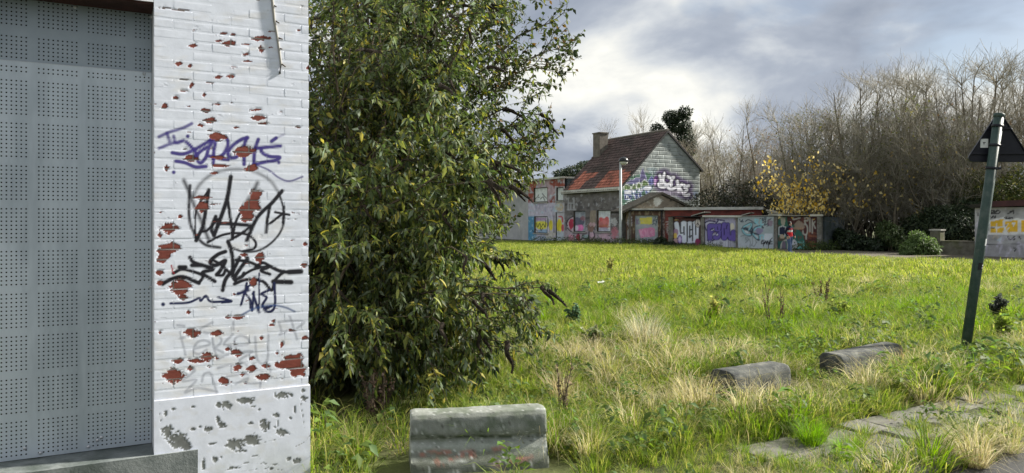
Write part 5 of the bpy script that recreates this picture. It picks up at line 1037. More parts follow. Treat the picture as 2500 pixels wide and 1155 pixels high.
leafy_mass('nettle_clump', 'pale green leafy clump at the foot of the gate pillar', 'bush', [blob(2245, 600, 37.6, 36, 26, .7), blob(2220, 612, 37.4, 22, 16, .5), blob(2270, 610, 37.4, 22, 18, .5), blob(2240, 580, 37.8, 16, 16, .5)], 7000, .13, [(0.10, 0.16, 0.05), (0.14, 0.20, 0.075), (0.07, 0.11, 0.035)], (2, 2, 1), 10, 'leaf', 10)
leafy_mass('bramble_bush', 'dark low bramble beside the annexe door', 'bush', [blob(1612, 592, 50.5, 15, 13, .5), blob(1640, 598, 50, 14, 8, .4), blob(1660, 602, 49.5, 12, 6, .4)], 2600, .14, DG, (2, 3, 2, .5), 11)
leafy_mass('thicket_undergrowth', 'shadowy tangled undergrowth behind the garages', 'undergrowth', [blob(px, 520 + 12 * math.sin(px * .05), 54 - (px - 1720) * .012, 60, 50, 1.8) for px in range(1730, 2480, 45)] + [blob(px, 480 + 14 * math.sin(px * .08), 55 - (px - 1720) * .012, 50, 36, 1.6) for px in range(1740, 2480, 60)], 26000, .22, [(0.03, 0.04, 0.018), (0.05, 0.055, 0.025), (0.06, 0.05, 0.03), (0.018, 0.022, 0.013)], (2, 2, 1.5, 3), 12, stems=60)
leafy_mass('yellowing_bush', 'olive-yellow bush above the grey garage roof', 'bush', [blob(2440, 470, 42, 60, 40, 1.6), blob(2380, 460, 43, 40, 46, 1.4), blob(2500, 450, 42, 40, 50, 1.4)], 8000, .15, [(0.10, 0.11, 0.03), (0.055, 0.075, 0.022), (0.15, 0.14, 0.035)], (2, 3, 1), 13, 'leaf', 16)
for k, (px, Y, h, wh) in enumerate([(1340, 58, .5, 'flat-roofed house front'), (1420, 56, .6, 'first boarded window of the gabled house'), (1470, 55, .45, 'second boarded window of the gabled house'), (1545, 52.5, .5, 'corner of the annexe'), (1700, 47.5, .3, 'pillar between the white and purple lettered doors'), (2020, 44, .6, 'stained rendered wall'), (1590, 51.5, .4, 'annexe door with pink letters'), (1990, 43.5, .45, 'last garage pillar')]):
    x = (px - CX) / FPX * Y
    leafy_mass('weed_clump', 'rank green weeds at the foot of the ' + wh, 'weeds', [(x + d, Y, h * .45, .7, .4, h * .6) for d in (-.8, 0, .9)], 900, .12, MG, (3, 2, 2, 1), 30 + k, 'leaf', group='weeds along the house fronts')

# ------------------------------------------------------------------ the big butterfly bush beside the white pier
def outline(P):      # True where the shrubs have foliage
    x, y = proj(P); lim = np.interp(y, [-400, 0, 100, 250, 400, 425, 445, 585, 600, 700, 820, 900, 1000], [1400, 1400, 1425, 1405, 1385, 1360, 1296, 1292, 1385, 1350, 1345, 1240, 1180])
    return x < lim + 14 * np.sin(y * .11) + 10 * np.sin(y * .047)
rs = RS(21); NS = 118
cen = np.array((-1.55, 7.9, 2.25)); ext = np.array((2.0, 1.55, 2.55))
u = unit(rs.normal(0, 1, (NS, 3)) + np.array((.25, -.35, .35))); tgt = cen + u * ext * (rs.rand(NS, 1) ** .4)
low = np.arange(NS) >= 80; nl_ = low.sum(); tgt[low] = np.stack([rs.uniform(-1.9, .32, nl_), rs.uniform(6.2, 7.9, nl_), rs.uniform(.35, 2.2, nl_)], -1); tgt[low, 0] -= np.clip(tgt[low, 0] + .1, 0, 1) * np.clip(1.1 - tgt[low, 2], 0, 1) * .8
tgt[:, 2] = np.maximum(tgt[:, 2], .40); base = np.array((-1.75, 8.0, 0)) + rs.normal(0, .38, (NS, 3)) * np.array((1, 1, 0)); base[:, 2] = -.05
ctl = base * .55 + tgt * .45 + np.array((0, 0, 1)) * (tgt[:, 2:3] * .45 + .25)
tt = np.linspace(0, 1, 12)[None, :, None]; P0 = (1 - tt) ** 2 * base[:, None] + 2 * tt * (1 - tt) * ctl[:, None] + tt ** 2 * tgt[:, None] + rs.normal(0, .02, (NS, 12, 3))
r0 = np.linspace(.017, .005, 12)[None] * rs.uniform(.7, 1.3, (NS, 1))
S, D, t = children(rs, P0, 9, .28, .75, .15); P1 = grow(rs, S, D + (S - cen) * .25, rs.uniform(.35, .85, len(S)) * (1.15 - .5 * t), 7, .12, .05, .18); r1 = np.linspace(.006, .0025, 7)[None] * np.ones((len(S), 1))
S, D, t = children(rs, P1, 3, .25, .7, .1); P2 = grow(rs, S, D + (S - cen) * .2, rs.uniform(.18, .42, len(S)), 5, .12, .03, .25); r2 = np.linspace(.0032, .0018, 5)[None] * np.ones((len(S), 1))
k = outline(P1[:, -1]); P1, r1 = P1[k], r1[k]; k = outline(P2[:, -1]); P2, r2 = P2[k], r2[k]
bush = empty('butterfly_bush', (-1.75, 8.0, 0), 'huge arching butterfly bush with drooping leaves and dead flower heads beside the white pier', 'shrub')
v, q = tubes(P0, r0, 5); link('stem', npmesh('stem', v, q, mats=M['stem'], smooth=True), bush)['kind'] = 'stuff'
vv = []; qq = []; o_ = 0
for P_, R_ in ((P1, r1), (P2, r2)): v, q = tubes(P_, R_, 3); vv.append(v); qq.append(q + o_); o_ += len(v)
link('twigs', npmesh('twigs', np.vstack(vv), np.vstack(qq), mats=M['stem']), bush)['kind'] = 'stuff'
def along(P, m, rs):
    Nn, K, _ = P.shape; t = (np.arange(m) + .5 + rs.uniform(-.3, .3, (Nn, m))) / m; f = np.clip(t * (K - 1), 0, K - 1.001); i = f.astype(int); fr = (f - i)[..., None]; ar = np.arange(Nn)[:, None]
    return (P[ar, i] * (1 - fr) + P[ar, i + 1] * fr).reshape(-1, 3), unit(P[ar, i + 1] - P[ar, i]).reshape(-1, 3)
LC = []; LD = []
for P_, m in ((P1, 14), (P2, 10), (P0, 9)):
    c, T = along(P_, m, rs)
    for sg in (-1, 1):
        r = rs.normal(0, 1, c.shape); sd = unit(np.cross(T, r)) * sg; LC.append(c); LD.append(unit(T * .5 + sd * .75 + np.array((0, 0, -.38)) + rs.normal(0, .38, c.shape)))
LC = np.vstack(LC); LD = np.vstack(LD); k = (LC[:, 2] > .12) & outline(LC); LC, LD = LC[k], LD[k]; Nn = len(LC)
thin = rs.rand(Nn) < np.clip(1.15 - .16 * np.maximum(LC[:, 2] - 2.2, 0) - .30 * np.maximum(LC[:, 0] + .1, 0), .3, 1); LC, LD = LC[thin], LD[thin]; Nn = len(LC)
LL = (.036 + .062 * rs.rand(Nn) ** 1.5) * np.where(LC[:, 0] > -.2, .85, 1.0); LW_ = LL * rs.uniform(.16, .27, Nn)
PAL = [(0.050, 0.076, 0.024), (0.085, 0.120, 0.032), (0.165, 0.185, 0.045), (0.15, 0.19, 0.125), (0.30, 0.27, 0.055), (0.024, 0.038, 0.017)]
LCOL = tone(rs, Nn, PAL, (4, 4, 2.6, 1.8, .8, 2), .3); zn = vnoise(LC[:, 0] * 1.3 + LC[:, 1], LC[:, 2] * 1.3, 9, 2); LCOL *= (.7 + .6 * zn)[:, None]
# the 300 leaves that show largest are pieces of their own
px_, py_ = proj(LC); vis = (px_ > 775) & (px_ < 1420) & (py_ > 10) & (py_ < 1010); size = np.where(vis, LL / LC[:, 1], 0); big_ = np.zeros(Nn, bool); big_[np.argsort(-size)[:300]] = True
v, t_ = leaves(rs, LC[~big_], LD[~big_], LL[~big_], LW_[~big_], .35); o = link('foliage', npmesh('foliage', v, tris=t_, mats=M['leaf'], cols=np.repeat(LCOL[~big_], 5, 0)), bush); o['kind'] = 'stuff'
leaf_me = []
for k in range(8):
    c = np.array(PAL[k % 5]) * (0.85 + .08 * k); f = np.linspace(0, 1, 6); wv = np.array((.02, .13, .17, .15, .09, 0)); dz = -.35 * f ** 2 * (.6 + .1 * k)
    V = np.concatenate([np.stack([f, wv, dz + .06], -1), np.stack([f, 0 * f, dz], -1), np.stack([f, -wv, dz + .06], -1)]); Q = [(i_, 6 + i_, 7 + i_, i_ + 1) for i_ in range(5)] + [(6 + i_, 12 + i_, 13 + i_, 7 + i_) for i_ in range(5)]
    leaf_me.append(npmesh('leaf', V, Q, mats=M['leaf'], cols=np.tile(c, (18, 1)), smooth=True))
binv = world_of(bush).inverted()
for k, i_ in enumerate(np.nonzero(big_)[0]):
    o = bpy.data.objects.new('leaf', leaf_me[k % 8]); COL.objects.link(o); o.location = LC[i_]; o.scale = (LL[i_],) * 3
    o.rotation_euler = Vector(LD[i_]).to_track_quat('X', 'Z').to_euler(); o.parent = bush; o.matrix_parent_inverse = binv
# dead flower heads
pan = []
for k in range(3):
    b = MB(); r_ = random.Random(k); n_ = 9
    b.tube([(.22 * f / n_ , .02 * math.sin(f * .8 + k), -.10 * (f / n_) ** 2) for f in range(n_ + 1)], [.016 * (1 - (f / (n_ + .3)) ** 2) + .003 + .004 * r_.random() for f in range(n_ + 1)], 6)
    for q in range(60):
        f = r_.random(); a = r_.uniform(0, 6.28); rr_ = .030 * (1 - f * .75); x = .22 * f; y = .02 * math.sin(f * n_ * .8 + k); z = -.10 * f * f
        b.tube([(x, y, z), (x + .012, y + math.cos(a) * rr_, z + math.sin(a) * rr_)], [.006, .004], 3)
    pan.append(b.mesh('flower_head', M['panicle']))
tips = np.vstack([P0[:, -1], P1[rs.choice(len(P1), 70), -1]]); tpx, tpy = proj(tips); tdir = np.vstack([P0[:, -1] - P0[:, -3], np.tile((.6, -.3, -.1), (70, 1))])
rr = random.Random(6); cnt = 0
for i_ in range(len(tips)):
    if tips[i_, 2] < .5 or not (740 < tpx[i_] < 1460) or not outline(tips[i_][None])[0]: continue
    for rep in range(2 if tpx[i_] > 1150 else 1):
        o = bpy.data.objects.new('flower_head', pan[rr.randrange(3)]); COL.objects.link(o); o.location = tips[i_]; s_ = rr.uniform(.55, 1.15); o.scale = (s_, s_, s_)
        d = Vector(tdir[i_]).normalized() + Vector((rr.uniform(-.4, .6), rr.uniform(-.4, .4), rr.uniform(-.8, -.1))); o.rotation_euler = d.to_track_quat('X', 'Z').to_euler(); o.parent = bush; o.matrix_parent_inverse = binv
# small-leaved tree that overtops it
rs = RS(31); NS = 60; cen = np.array((-1.5, 9.8, 3.8)); base = np.array((-2.0, 10.4, -.05)) + rs.normal(0, .2, (NS, 3)) * np.array((1, 1, 0))
u = unit(rs.normal(0, 1, (NS, 3)) + np.array((.35, -.1, .5))); tgt = cen + u * np.array((2.25, 1.5, 2.9)) * (rs.rand(NS, 1) ** .35); tgt[:, 2] = np.maximum(tgt[:, 2], 1.3); ctl = base * .5 + tgt * .5 + np.array((0, 0, .9)) * tgt[:, 2:3] * .5
P0 = (1 - tt) ** 2 * base[:, None] + 2 * tt * (1 - tt) * ctl[:, None] + tt ** 2 * tgt[:, None] + rs.normal(0, .03, (NS, 12, 3)); r0 = np.linspace(.028, .006, 12)[None] * rs.uniform(.7, 1.3, (NS, 1))
S, D, t = children(rs, P0, 12, .3, .7, .2); P1 = grow(rs, S, D + (S - cen) * .12, rs.uniform(.4, 1.0, len(S)) * (1.2 - .5 * t), 7, .14, .06); r1 = np.linspace(.007, .003, 7)[None] * np.ones((len(S), 1))
S, D, t = children(rs, P1, 5, .25, .7, .15); P2 = grow(rs, S, D, rs.uniform(.15, .45, len(S)), 5, .15, .04); r2 = np.linspace(.0035, .002, 5)[None] * np.ones((len(S), 1))
k = outline(P1[:, -1]); P1, r1 = P1[k], r1[k]; k = outline(P2[:, -1]); P2, r2 = P2[k], r2[k]; k = outline(P0[:, -1]); P0, r0 = P0[k], r0[k]
smt = empty('small_leaved_tree', (-2.0, 10.4, 0), 'dense small-leaved tree rising behind the butterfly bush', 'tree')
v, q = tubes(P0, r0, 5); link('trunk', npmesh('trunk', v, q, mats=M['bark'], smooth=True), smt)
vv = []; qq = []; o_ = 0
for P_, R_ in ((P1, r1), (P2, r2)): v, q = tubes(P_, R_, 3); vv.append(v); qq.append(q + o_); o_ += len(v)
link('crown', npmesh('crown', np.vstack(vv), np.vstack(qq), mats=M['stem']), smt)
c, T = along(P2, 7, rs); c2, T2 = along(P1, 7, rs); c = np.vstack([c, c2]); T = np.vstack([T, T2]); Nn = len(c); d = unit(T * .5 + rs.normal(0, .6, (Nn, 3)) + np.array((0, 0, -.35)))
v, t_ = leaves(rs, c, d, rs.uniform(.05, .095, Nn), rs.uniform(.016, .028, Nn), .2); o = link('foliage', npmesh('foliage', v, tris=t_, mats=M['leaf'], cols=np.repeat(tone(rs, Nn, [(0.034, 0.050, 0.018), (0.06, 0.08, 0.024), (0.12, 0.13, 0.032), (0.16, 0.10, 0.035)], (4, 3, 1.6, .4)), 5, 0)), smt); o['kind'] = 'stuff'

# ------------------------------------------------------------------ concrete barrier blocks
def barrier(name, A, B_, prof, nL, label, m, painter=None, caps=True, zoff=0.0, bulge=0.0):
    """extrude a closed profile (out, z) from A to B_ (ground points); out is towards the road"""
    A = np.array(A, float); B_ = np.array(B_, float); d = B_ - A; Lg = np.hypot(*d); d /= Lg; n_ = np.array((d[1], -d[0]))
    rs = RS(int(Lg * 1000)); pr = np.array(prof); K = len(pr); ts = np.linspace(0, 1, nL); V = []
    ends = np.minimum(ts, 1 - ts) * Lg
    for t, e_ in zip(ts, ends):
        sc_ = 1 - .05 * max(0, 1 - e_ / .03)
        cx, cz = pr[:, 0].mean(), pr[:, 1].mean()
        for o_, z_ in pr:
            p = A + d * Lg * t + n_ * (cx + (o_ - cx) * sc_); V.append((p[0], p[1], max(zoff - .1, cz + (z_ - cz) * sc_ + zoff)))
    V = np.array(V); V += (vnoise(V[:, 0] * 9 + V[:, 2] * 5, V[:, 1] * 9, 4, 3)[:, None] - .5) * np.array((.012, .012, .010))
    i, j = np.meshgrid(np.arange(K), np.arange(nL - 1)); i = i.ravel(); j = j.ravel(); i2 = (i + 1) % K
    Q = np.stack([j * K + i, (j + 1) * K + i, (j + 1) * K + i2, j * K + i2], -1)
    T = []
    for e_, fl in ((0, False), (nL - 1, True)):
        V = np.vstack([V, V[e_ * K:(e_ + 1) * K].mean(0)]); c = len(V) - 1
        for k in range(K): a, b_ = e_ * K + k, e_ * K + (k + 1) % K; T.append((c, b_, a) if fl else (c, a, b_))
    cols = None
    if painter is not None: cv = Canvas(V, (0.22, 0.235, 0.21)); painter(cv); cols = cv.c
    o = link(name, npmesh(name, V, Q, T, mats=m, smooth=False, cols=cols)); tag(o, label, 'barrier'); return o
def dens(prof, k=4):
    o = []
    for a, b_ in zip(prof, prof[1:] + prof[:1]):
        for q in range(k): o.append((a[0] + (b_[0] - a[0]) * q / k, a[1] + (b_[1] - a[1]) * q / k))
    return o
KB = crop(960, 750, 2.851)
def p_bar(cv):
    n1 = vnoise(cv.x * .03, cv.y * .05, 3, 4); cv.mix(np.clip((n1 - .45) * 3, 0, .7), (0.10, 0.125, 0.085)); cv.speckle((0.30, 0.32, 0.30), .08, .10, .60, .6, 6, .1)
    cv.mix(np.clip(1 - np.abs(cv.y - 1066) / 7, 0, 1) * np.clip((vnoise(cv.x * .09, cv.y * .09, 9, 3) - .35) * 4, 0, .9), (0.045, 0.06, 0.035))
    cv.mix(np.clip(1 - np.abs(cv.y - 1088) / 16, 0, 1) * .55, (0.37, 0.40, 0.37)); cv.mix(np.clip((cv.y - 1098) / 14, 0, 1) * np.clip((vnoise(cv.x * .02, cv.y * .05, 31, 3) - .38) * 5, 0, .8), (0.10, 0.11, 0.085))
    for q in [((200,1025),(300,1010),(390,1010)), ((280,1040),(310,1080),(340,1090)), ((480,1015),(560,1005)), ((660,1000),(800,965)), ((800,1080),(960,1040)), ((400,1060),(470,1030),(560,1030)), ((700,1090),(740,1090))]:
        d = cv.dist(catmull(KB(*q)) if len(q) > 2 else KB(*q)); cv.mix(np.clip(1 - d / 9, 0, 1) * np.clip((vnoise(cv.x * .1, cv.y * .1, 13, 3) - .32) * 4, 0, 1) * .8, (0.36, 0.13, 0.095))
    cv.speckle((0.50, 0.52, 0.50), .35, .35, .74, .8, 15, .03); cv.speckle((0.05, 0.05, 0.04), .3, .3, .76, .8, 25, .03)
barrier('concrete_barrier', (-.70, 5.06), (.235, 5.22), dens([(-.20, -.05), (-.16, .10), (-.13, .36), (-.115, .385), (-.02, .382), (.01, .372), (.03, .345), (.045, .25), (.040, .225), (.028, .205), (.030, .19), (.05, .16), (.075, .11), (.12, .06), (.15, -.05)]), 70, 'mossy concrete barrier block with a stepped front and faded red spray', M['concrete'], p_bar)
half = [(-.15, -.05), (-.15, .20), (-.13, .235), (-.08, .25), (.06, .25), (.10, .235), (.125, .20), (.13, .10), (.115, -.05)]
barrier('stone_block', (3.46, 7.98), (4.50, 8.72), dens(half), 50, 'dark round-topped concrete block in the grass near the leaning sign', M['blackstone'], zoff=.02)
barrier('stone_block', (2.02, 7.05), (2.72, 7.50), dens([(o_ * 1.1, z_ * 1.1) for o_, z_ in half]), 50, 'dark concrete block half buried in pale grass between barrier and sign', M['blackstone'], zoff=.0)

# ------------------------------------------------------------------ leaning road sign seen from behind
sb = Vector((5.50, 9.0, -.1)); stp = Vector((5.945, 9.0, 2.99)); ax_ = (stp - sb).normalized()
sg = empty('road_sign', (5.52, 9.0, 0), 'leaning green sign post with the dark back of a triangular road sign', 'sign')
MB().tube([sb, sb.lerp(stp, .5), stp], [.057, .057, .057], 16).build('post', M['pole'], sg, True)
MB().tube([stp - ax_ * .02, stp + ax_ * .025, stp + ax_ * .032], [.061, .061, .045], 16).build('cap', M['pole'], sg, True)
def tri(r, y, n=6, corner=.05, side=.73):
    h = side * math.sqrt(3) / 2; c = [(0, h * 2 / 3), (side / 2, -h / 3), (-side / 2, -h / 3)]; o = []
    for k in range(3):
        x, z = c[k]; l = math.hypot(x, z); x, z = x * (1 - corner * 2 / l), z * (1 - corner * 2 / l); a0 = math.atan2(z, x)
        for q in range(n + 1):
            a = a0 + math.radians(60) - math.radians(120) * q / n; o.append((x + math.cos(a) * (corner + r), y, z + math.sin(a) * (corner + r)))
    return o
def plate(r0, r1, y0, y1):
    b = MB(); A, B_ = tri(r0, y0), tri(r1, y1); n_ = len(A); b.add(A + B_, [tuple(range(n_))[::-1], tuple(range(n_, 2 * n_))] + [(k, (k + 1) % n_, n_ + (k + 1) % n_, n_ + k) for k in range(n_)]); return b
sc_c = Vector((5.992, 9.085, 2.645))
pl = plate(0, 0, 0, .012).build('sign_plate', M['signback'], None); pl.location = sc_c; pl.rotation_euler = (0, R(1.0), R(-14)); pl.parent = sg; pl.matrix_parent_inverse = world_of(sg).inverted()
rim = MB(); A, B_, C2, D2 = tri(.003, -.022), tri(.003, .016), tri(-.004, .016), tri(-.004, -.022); n_ = len(A)
rim.add(A + B_ + C2 + D2, [(q * n_ + k, q * n_ + (k + 1) % n_, ((q + 1) % 4) * n_ + (k + 1) % n_, ((q + 1) % 4) * n_ + k) for q in range(4) for k in range(n_)])
o = rim.build('rim', M['signback'], None); o.parent = pl
rf = plate(-.001, -.001, .0125, .014).build('sign_face', M['signred'], None); rf.parent = pl
ff = plate(-.07, -.07, .0145, .016).build('sign_panel', M['sticker'], None); ff.parent = pl
for z_, hw_ in ((-.105, .30), (.20, .12)):
    o = MB().box((0, -.018, z_), (hw_ * 2, .032, .022)).build('rail', M['signback'], None); o.parent = pl
def on_pole(px, py):
    f = (880 - py) / (880 - 285.); return sb.lerp(stp, .033 + f * .967)
for py in (310, 357, 413):
    p = on_pole(0, py); MB().tube([p - ax_ * .016, p + ax_ * .016], .066, 16).build('clamp', M['signback'], sg, True)
    MB().box((p.x + .075, p.y - .02, p.z), (.05, .02, .028)).build('clamp_bolt', M['signback'], sg)
o = MB().box((-.155, -.004, .02), (.085, .003, .11)).build('sticker', M['sticker'], None); o.parent = pl
o2 = MB().box((-.155, -.0065, .03), (.028, .002, .008)).box((-.16, -.0065, .018), (.008, .002, .022)).build('sticker_mark', M['stickerblack'], None); o2.parent = pl
def pole_patch(py, h, a0, a1, m, name):
    p = on_pole(0, py); b = MB(); vs = []; n_ = 6
    for z_ in (-h / 2, h / 2):
        for q in range(n_ + 1):
            a = R(a0 + (a1 - a0) * q / n_); c = p + ax_ * z_; vs.append((c.x + math.cos(a) * .0585, c.y + math.sin(a) * .0585, c.z))
    b.add(vs, [(q, q + 1, n_ + 2 + q, n_ + 1 + q) for q in range(n_)]); return b.build(name, M[m], sg)
pole_patch(592, .085, -75, 5, 'sticker', 'sticker'); ps = pole_patch(650, .085, -115, -30, 'stickerblack', 'sticker')
pole_patch(648, .018, -62, -40, 'sticker', 'sticker_mark'); pole_patch(654, .008, -70, -38, 'sticker', 'sticker_mark')

# ------------------------------------------------------------------ person walking past the last garage
def person(loc, face):
    me = bpy.data.meshes.new('person'); J = {}; E = []; Vv = []; Rr = []
    def j(n_, p, r, par=None):
        J[n_] = len(Vv); Vv.append(p); Rr.append(r)
        if par: E.append((J[par], J[n_]))
    # local frame: +x = figure's left-hand side as it faces +y
    j('pelvis', (0, 0, .93), (.155, .115)); j('waist', (0, .0, 1.08), (.150, .115), 'pelvis'); j('chest', (0, .01, 1.28), (.175, .125), 'waist'); j('neck0', (0, .0, 1.43), (.09, .08), 'chest'); j('neck', (0, .01, 1.49), (.055, .055), 'neck0'); j('head', (0, .03, 1.57), (.080, .088), 'neck'); j('crown', (0, .02, 1.665), (.074, .085), 'head')
    for s_, n_, fwd in ((1, 'L', .10), (-1, 'R', -.06)):
        j('sh' + n_, (s_ * .17, 0, 1.39), (.070, .070), 'neck0'); j('ua' + n_, (s_ * .235, -.02, 1.24), (.058, .058), 'sh' + n_); j('el' + n_, (s_ * .265, -.04, 1.11), (.052, .052), 'ua' + n_); j('fa' + n_, (s_ * .25, .06, .99), (.045, .045), 'el' + n_); j('wr' + n_, (s_ * .225, .13, .92), (.030, .034), 'fa' + n_); j('palm' + n_, (s_ * .215, .155, .87), (.030, .020), 'wr' + n_)
        for q in range(4): j('f%d%s' % (q, n_), (s_ * .205, .135 + q * .018, .83 - .004 * (q % 3)), (.009, .009), 'palm' + n_); j('g%d%s' % (q, n_), (s_ * .195, .13 + q * .018, .795 + .006 * abs(q - 1.5)), (.008, .008), 'f%d%s' % (q, n_))
        j('th' + n_, (s_ * .185, .19, .855), (.010, .010), 'palm' + n_)
        j('hip' + n_, (s_ * .085, 0, .86), (.110, .115), 'pelvis'); j('tg' + n_, (s_ * .095, fwd * .3, .66), (.098, .10), 'hip' + n_); j('kn' + n_, (s_ * .10, fwd * .8, .47), (.082, .085), 'tg' + n_); j('cf' + n_, (s_ * .10, fwd * .7, .28), (.080, .084), 'kn' + n_); j('an' + n_, (s_ * .10, fwd * .7 - .01, .09), (.078, .085), 'cf' + n_); j('ft' + n_, (s_ * .105, fwd * .7 + .06, .045), (.048, .042), 'an' + n_); j('toe' + n_, (s_ * .11, fwd * .7 + .17, .04), (.042, .034), 'ft' + n_)
    me.from_pydata(Vv, E, []); o = bpy.data.objects.new('person', me); COL.objects.link(o)
    sk = o.modifiers.new('skin', 'SKIN'); sk.use_smooth_shade = True; o.modifiers.new('sub', 'SUBSURF').levels = 2
    for k, r in enumerate(Rr): me.skin_vertices[0].data[k].radius = r
    me.skin_vertices[0].data[0].use_root = True
    dg = bpy.context.evaluated_depsgraph_get(); m2 = bpy.data.meshes.new_from_object(o.evaluated_get(dg)); bpy.data.objects.remove(o)
    n_ = len(m2.vertices); co = np.empty(n_ * 3, np.float32); m2.vertices.foreach_get('co', co); co = co.reshape(-1, 3); x, y, z = co.T
    # shape the head: nose, brow, chin
    hd = z > 1.52; nose = hd & (np.abs(x) < .018) & (y > .07) & (np.abs(z - 1.575) < .02); co[nose, 1] += .022
    ears = hd & (np.abs(np.abs(x) - .078) < .012) & (np.abs(z - 1.585) < .03) & (np.abs(y - .02) < .025); co[ears, 0] *= 1.14
    m2.vertices.foreach_set('co', co.ravel()); m2.update()
    c = np.tile((0.075, 0.12, 0.23), (n_, 1)).astype(float)        # jeans
    arm = np.abs(x) > .165 + .0 * z; torso = z > .93
    c[torso] = (0.012, 0.014, 0.035)                                # navy top
    c[(z > .90) & (z < 1.16) & ~arm & (np.abs(x) < .19)] = (0.60, 0.02, 0.03)
    c[(z >= 1.16) & (z < 1.235) & ~arm & (np.abs(x) < .19)] = (0.72, 0.70, 0.70)
    c[(z >= 1.235) & (z < 1.36) & ~arm & (y > 0) & (x < .12)] = (0.30, 0.02, 0.035)
    hand = arm & (z < .93) & (z > .77); c[hand] = (0.50, 0.32, 0.25)
    c[hd] = (0.50, 0.32, 0.25); hood = hd & ((y < .045) | (z > 1.65)); c[hood] = (0.012, 0.012, 0.025)
    for ex in (-.03, .03): c[hd & (np.abs(x - ex) < .013) & (y > .07) & (np.abs(z - 1.605) < .009)] = (.02, .02, .02)
    c[hd & (np.abs(x) < .025) & (y > .07) & (np.abs(z - 1.535) < .007)] = (.30, .10, .09)
    c[z < .072] = (0.70, 0.70, 0.72)
    a = m2.color_attributes.new('paint', 'FLOAT_COLOR', 'POINT'); a.data.foreach_set('color', np.hstack([c, np.ones((n_, 1))]).astype(np.float32).ravel())
    m2.materials.clear(); m2.materials.append(M['cloth']); m2.polygons.foreach_set('use_smooth', [True] * len(m2.polygons))
    p = bpy.data.objects.new('person', m2); COL.objects.link(p); p.location = loc; p.rotation_euler = (0, 0, face); p.scale = (1.06, 1.06, .985)
    hb = MB(); rs_ = random.Random(1)
    hb.lathe((0, 0, 0), [(.060, -.09), (.088, -.05), (.094, 0), (.088, .055), (.055, .10), (.012, .118)], 14)
    hr = hb.mesh('hair', M['hair'], True); ho = bpy.data.objects.new('hair', hr); COL.objects.link(ho); ho.parent = p; ho.location = (0, -.008, 1.635); ho.rotation_euler = (R(28), 0, 0)
    return tag(p, 'person in navy, white and red hooded top and jeans walking past the green garage door', 'person')
person(((1928 - CX) / FPX * 40.0, 40.0, 0.0), R(-152))

# ------------------------------------------------------------------ grass and weeds
def tuft(name, seed, n, ln, wd, spread, lean, pal, wts, curl=.6):
    rs = RS(seed); a = rs.rand(n) * 2 * math.pi; r = spread * np.sqrt(rs.rand(n)); st = np.stack([np.cos(a) * r, np.sin(a) * r, np.full(n, -.01)], -1)
    b = a + rs.normal(0, .9, n); L_ = rs.uniform(ln[0], ln[1], n); tl = np.abs(rs.normal(lean, lean * .5, n)); out = np.stack([np.cos(b), np.sin(b), 0 * b], -1); sd = np.stack([-np.sin(b), np.cos(b), 0 * b], -1)
    K = 5; V = []; w_ = rs.uniform(wd[0], wd[1], n); ang = tl; p = st.copy(); sdw = unit(sd + rs.normal(0, .3, (n, 3)))
    for k in range(K):
        f = k / (K - 1); ww = (w_ * (1 - f ** 1.6) + .0004)[:, None]; V.append(p - sdw * ww * .5); V.append(p + sdw * ww * .5)
        step = L_ / (K - 1); p = p + (out * np.sin(ang)[:, None] + np.array((0, 0, 1.)) * np.cos(ang)[:, None]) * step[:, None]; ang = np.minimum(ang + curl * (1 + rs.rand(n)) * f * 1.6, 2.2)
    V = np.stack(V, 1).reshape(-1, 3); V[:, 2] = np.maximum(V[:, 2], -.01); o = (np.arange(n) * K * 2)[:, None, None]
    Q = (np.array([[2 * k, 2 * k + 1, 2 * k + 3, 2 * k + 2] for k in range(K - 1)])[None] + o).reshape(-1, 4)
    return bpy.data.objects.new(name, npmesh(name, V, Q, mats=M['grass'], cols=np.repeat(tone(rs, n, pal, wts, .28), K * 2, 0)))
G1 = (0.115, 0.175, 0.030); G2 = (0.18, 0.24, 0.045); G3 = (0.080, 0.120, 0.025); Y1 = (0.32, 0.32, 0.095); S1 = (0.42, 0.37, 0.20); S2 = (0.32, 0.27, 0.15); S3 = (0.52, 0.48, 0.32); B1 = (0.16, 0.115, 0.065)
def weed(name, seed, n, pal, wts, sz=.07):
    rs = RS(seed); ht = rs.rand(n) * .26; a = rs.rand(n) * 6.28; C_ = np.stack([np.cos(a) * .09 * rs.rand(n), np.sin(a) * .09 * rs.rand(n), ht], -1); D = np.stack([np.cos(a), np.sin(a), .5 - rs.rand(n)], -1)
    ln = rs.uniform(.6, 1.3, n) * sz; v, t_ = leaves(rs, C_, D, ln, ln * .28, .2, np.tile((0, 0, 1.), (n, 1))); return bpy.data.objects.new(name, npmesh(name, v, tris=t_, mats=M['grass'], cols=np.repeat(tone(rs, n, pal, wts), 5, 0)))
tcol = bpy.data.collections.new('grass_tufts')
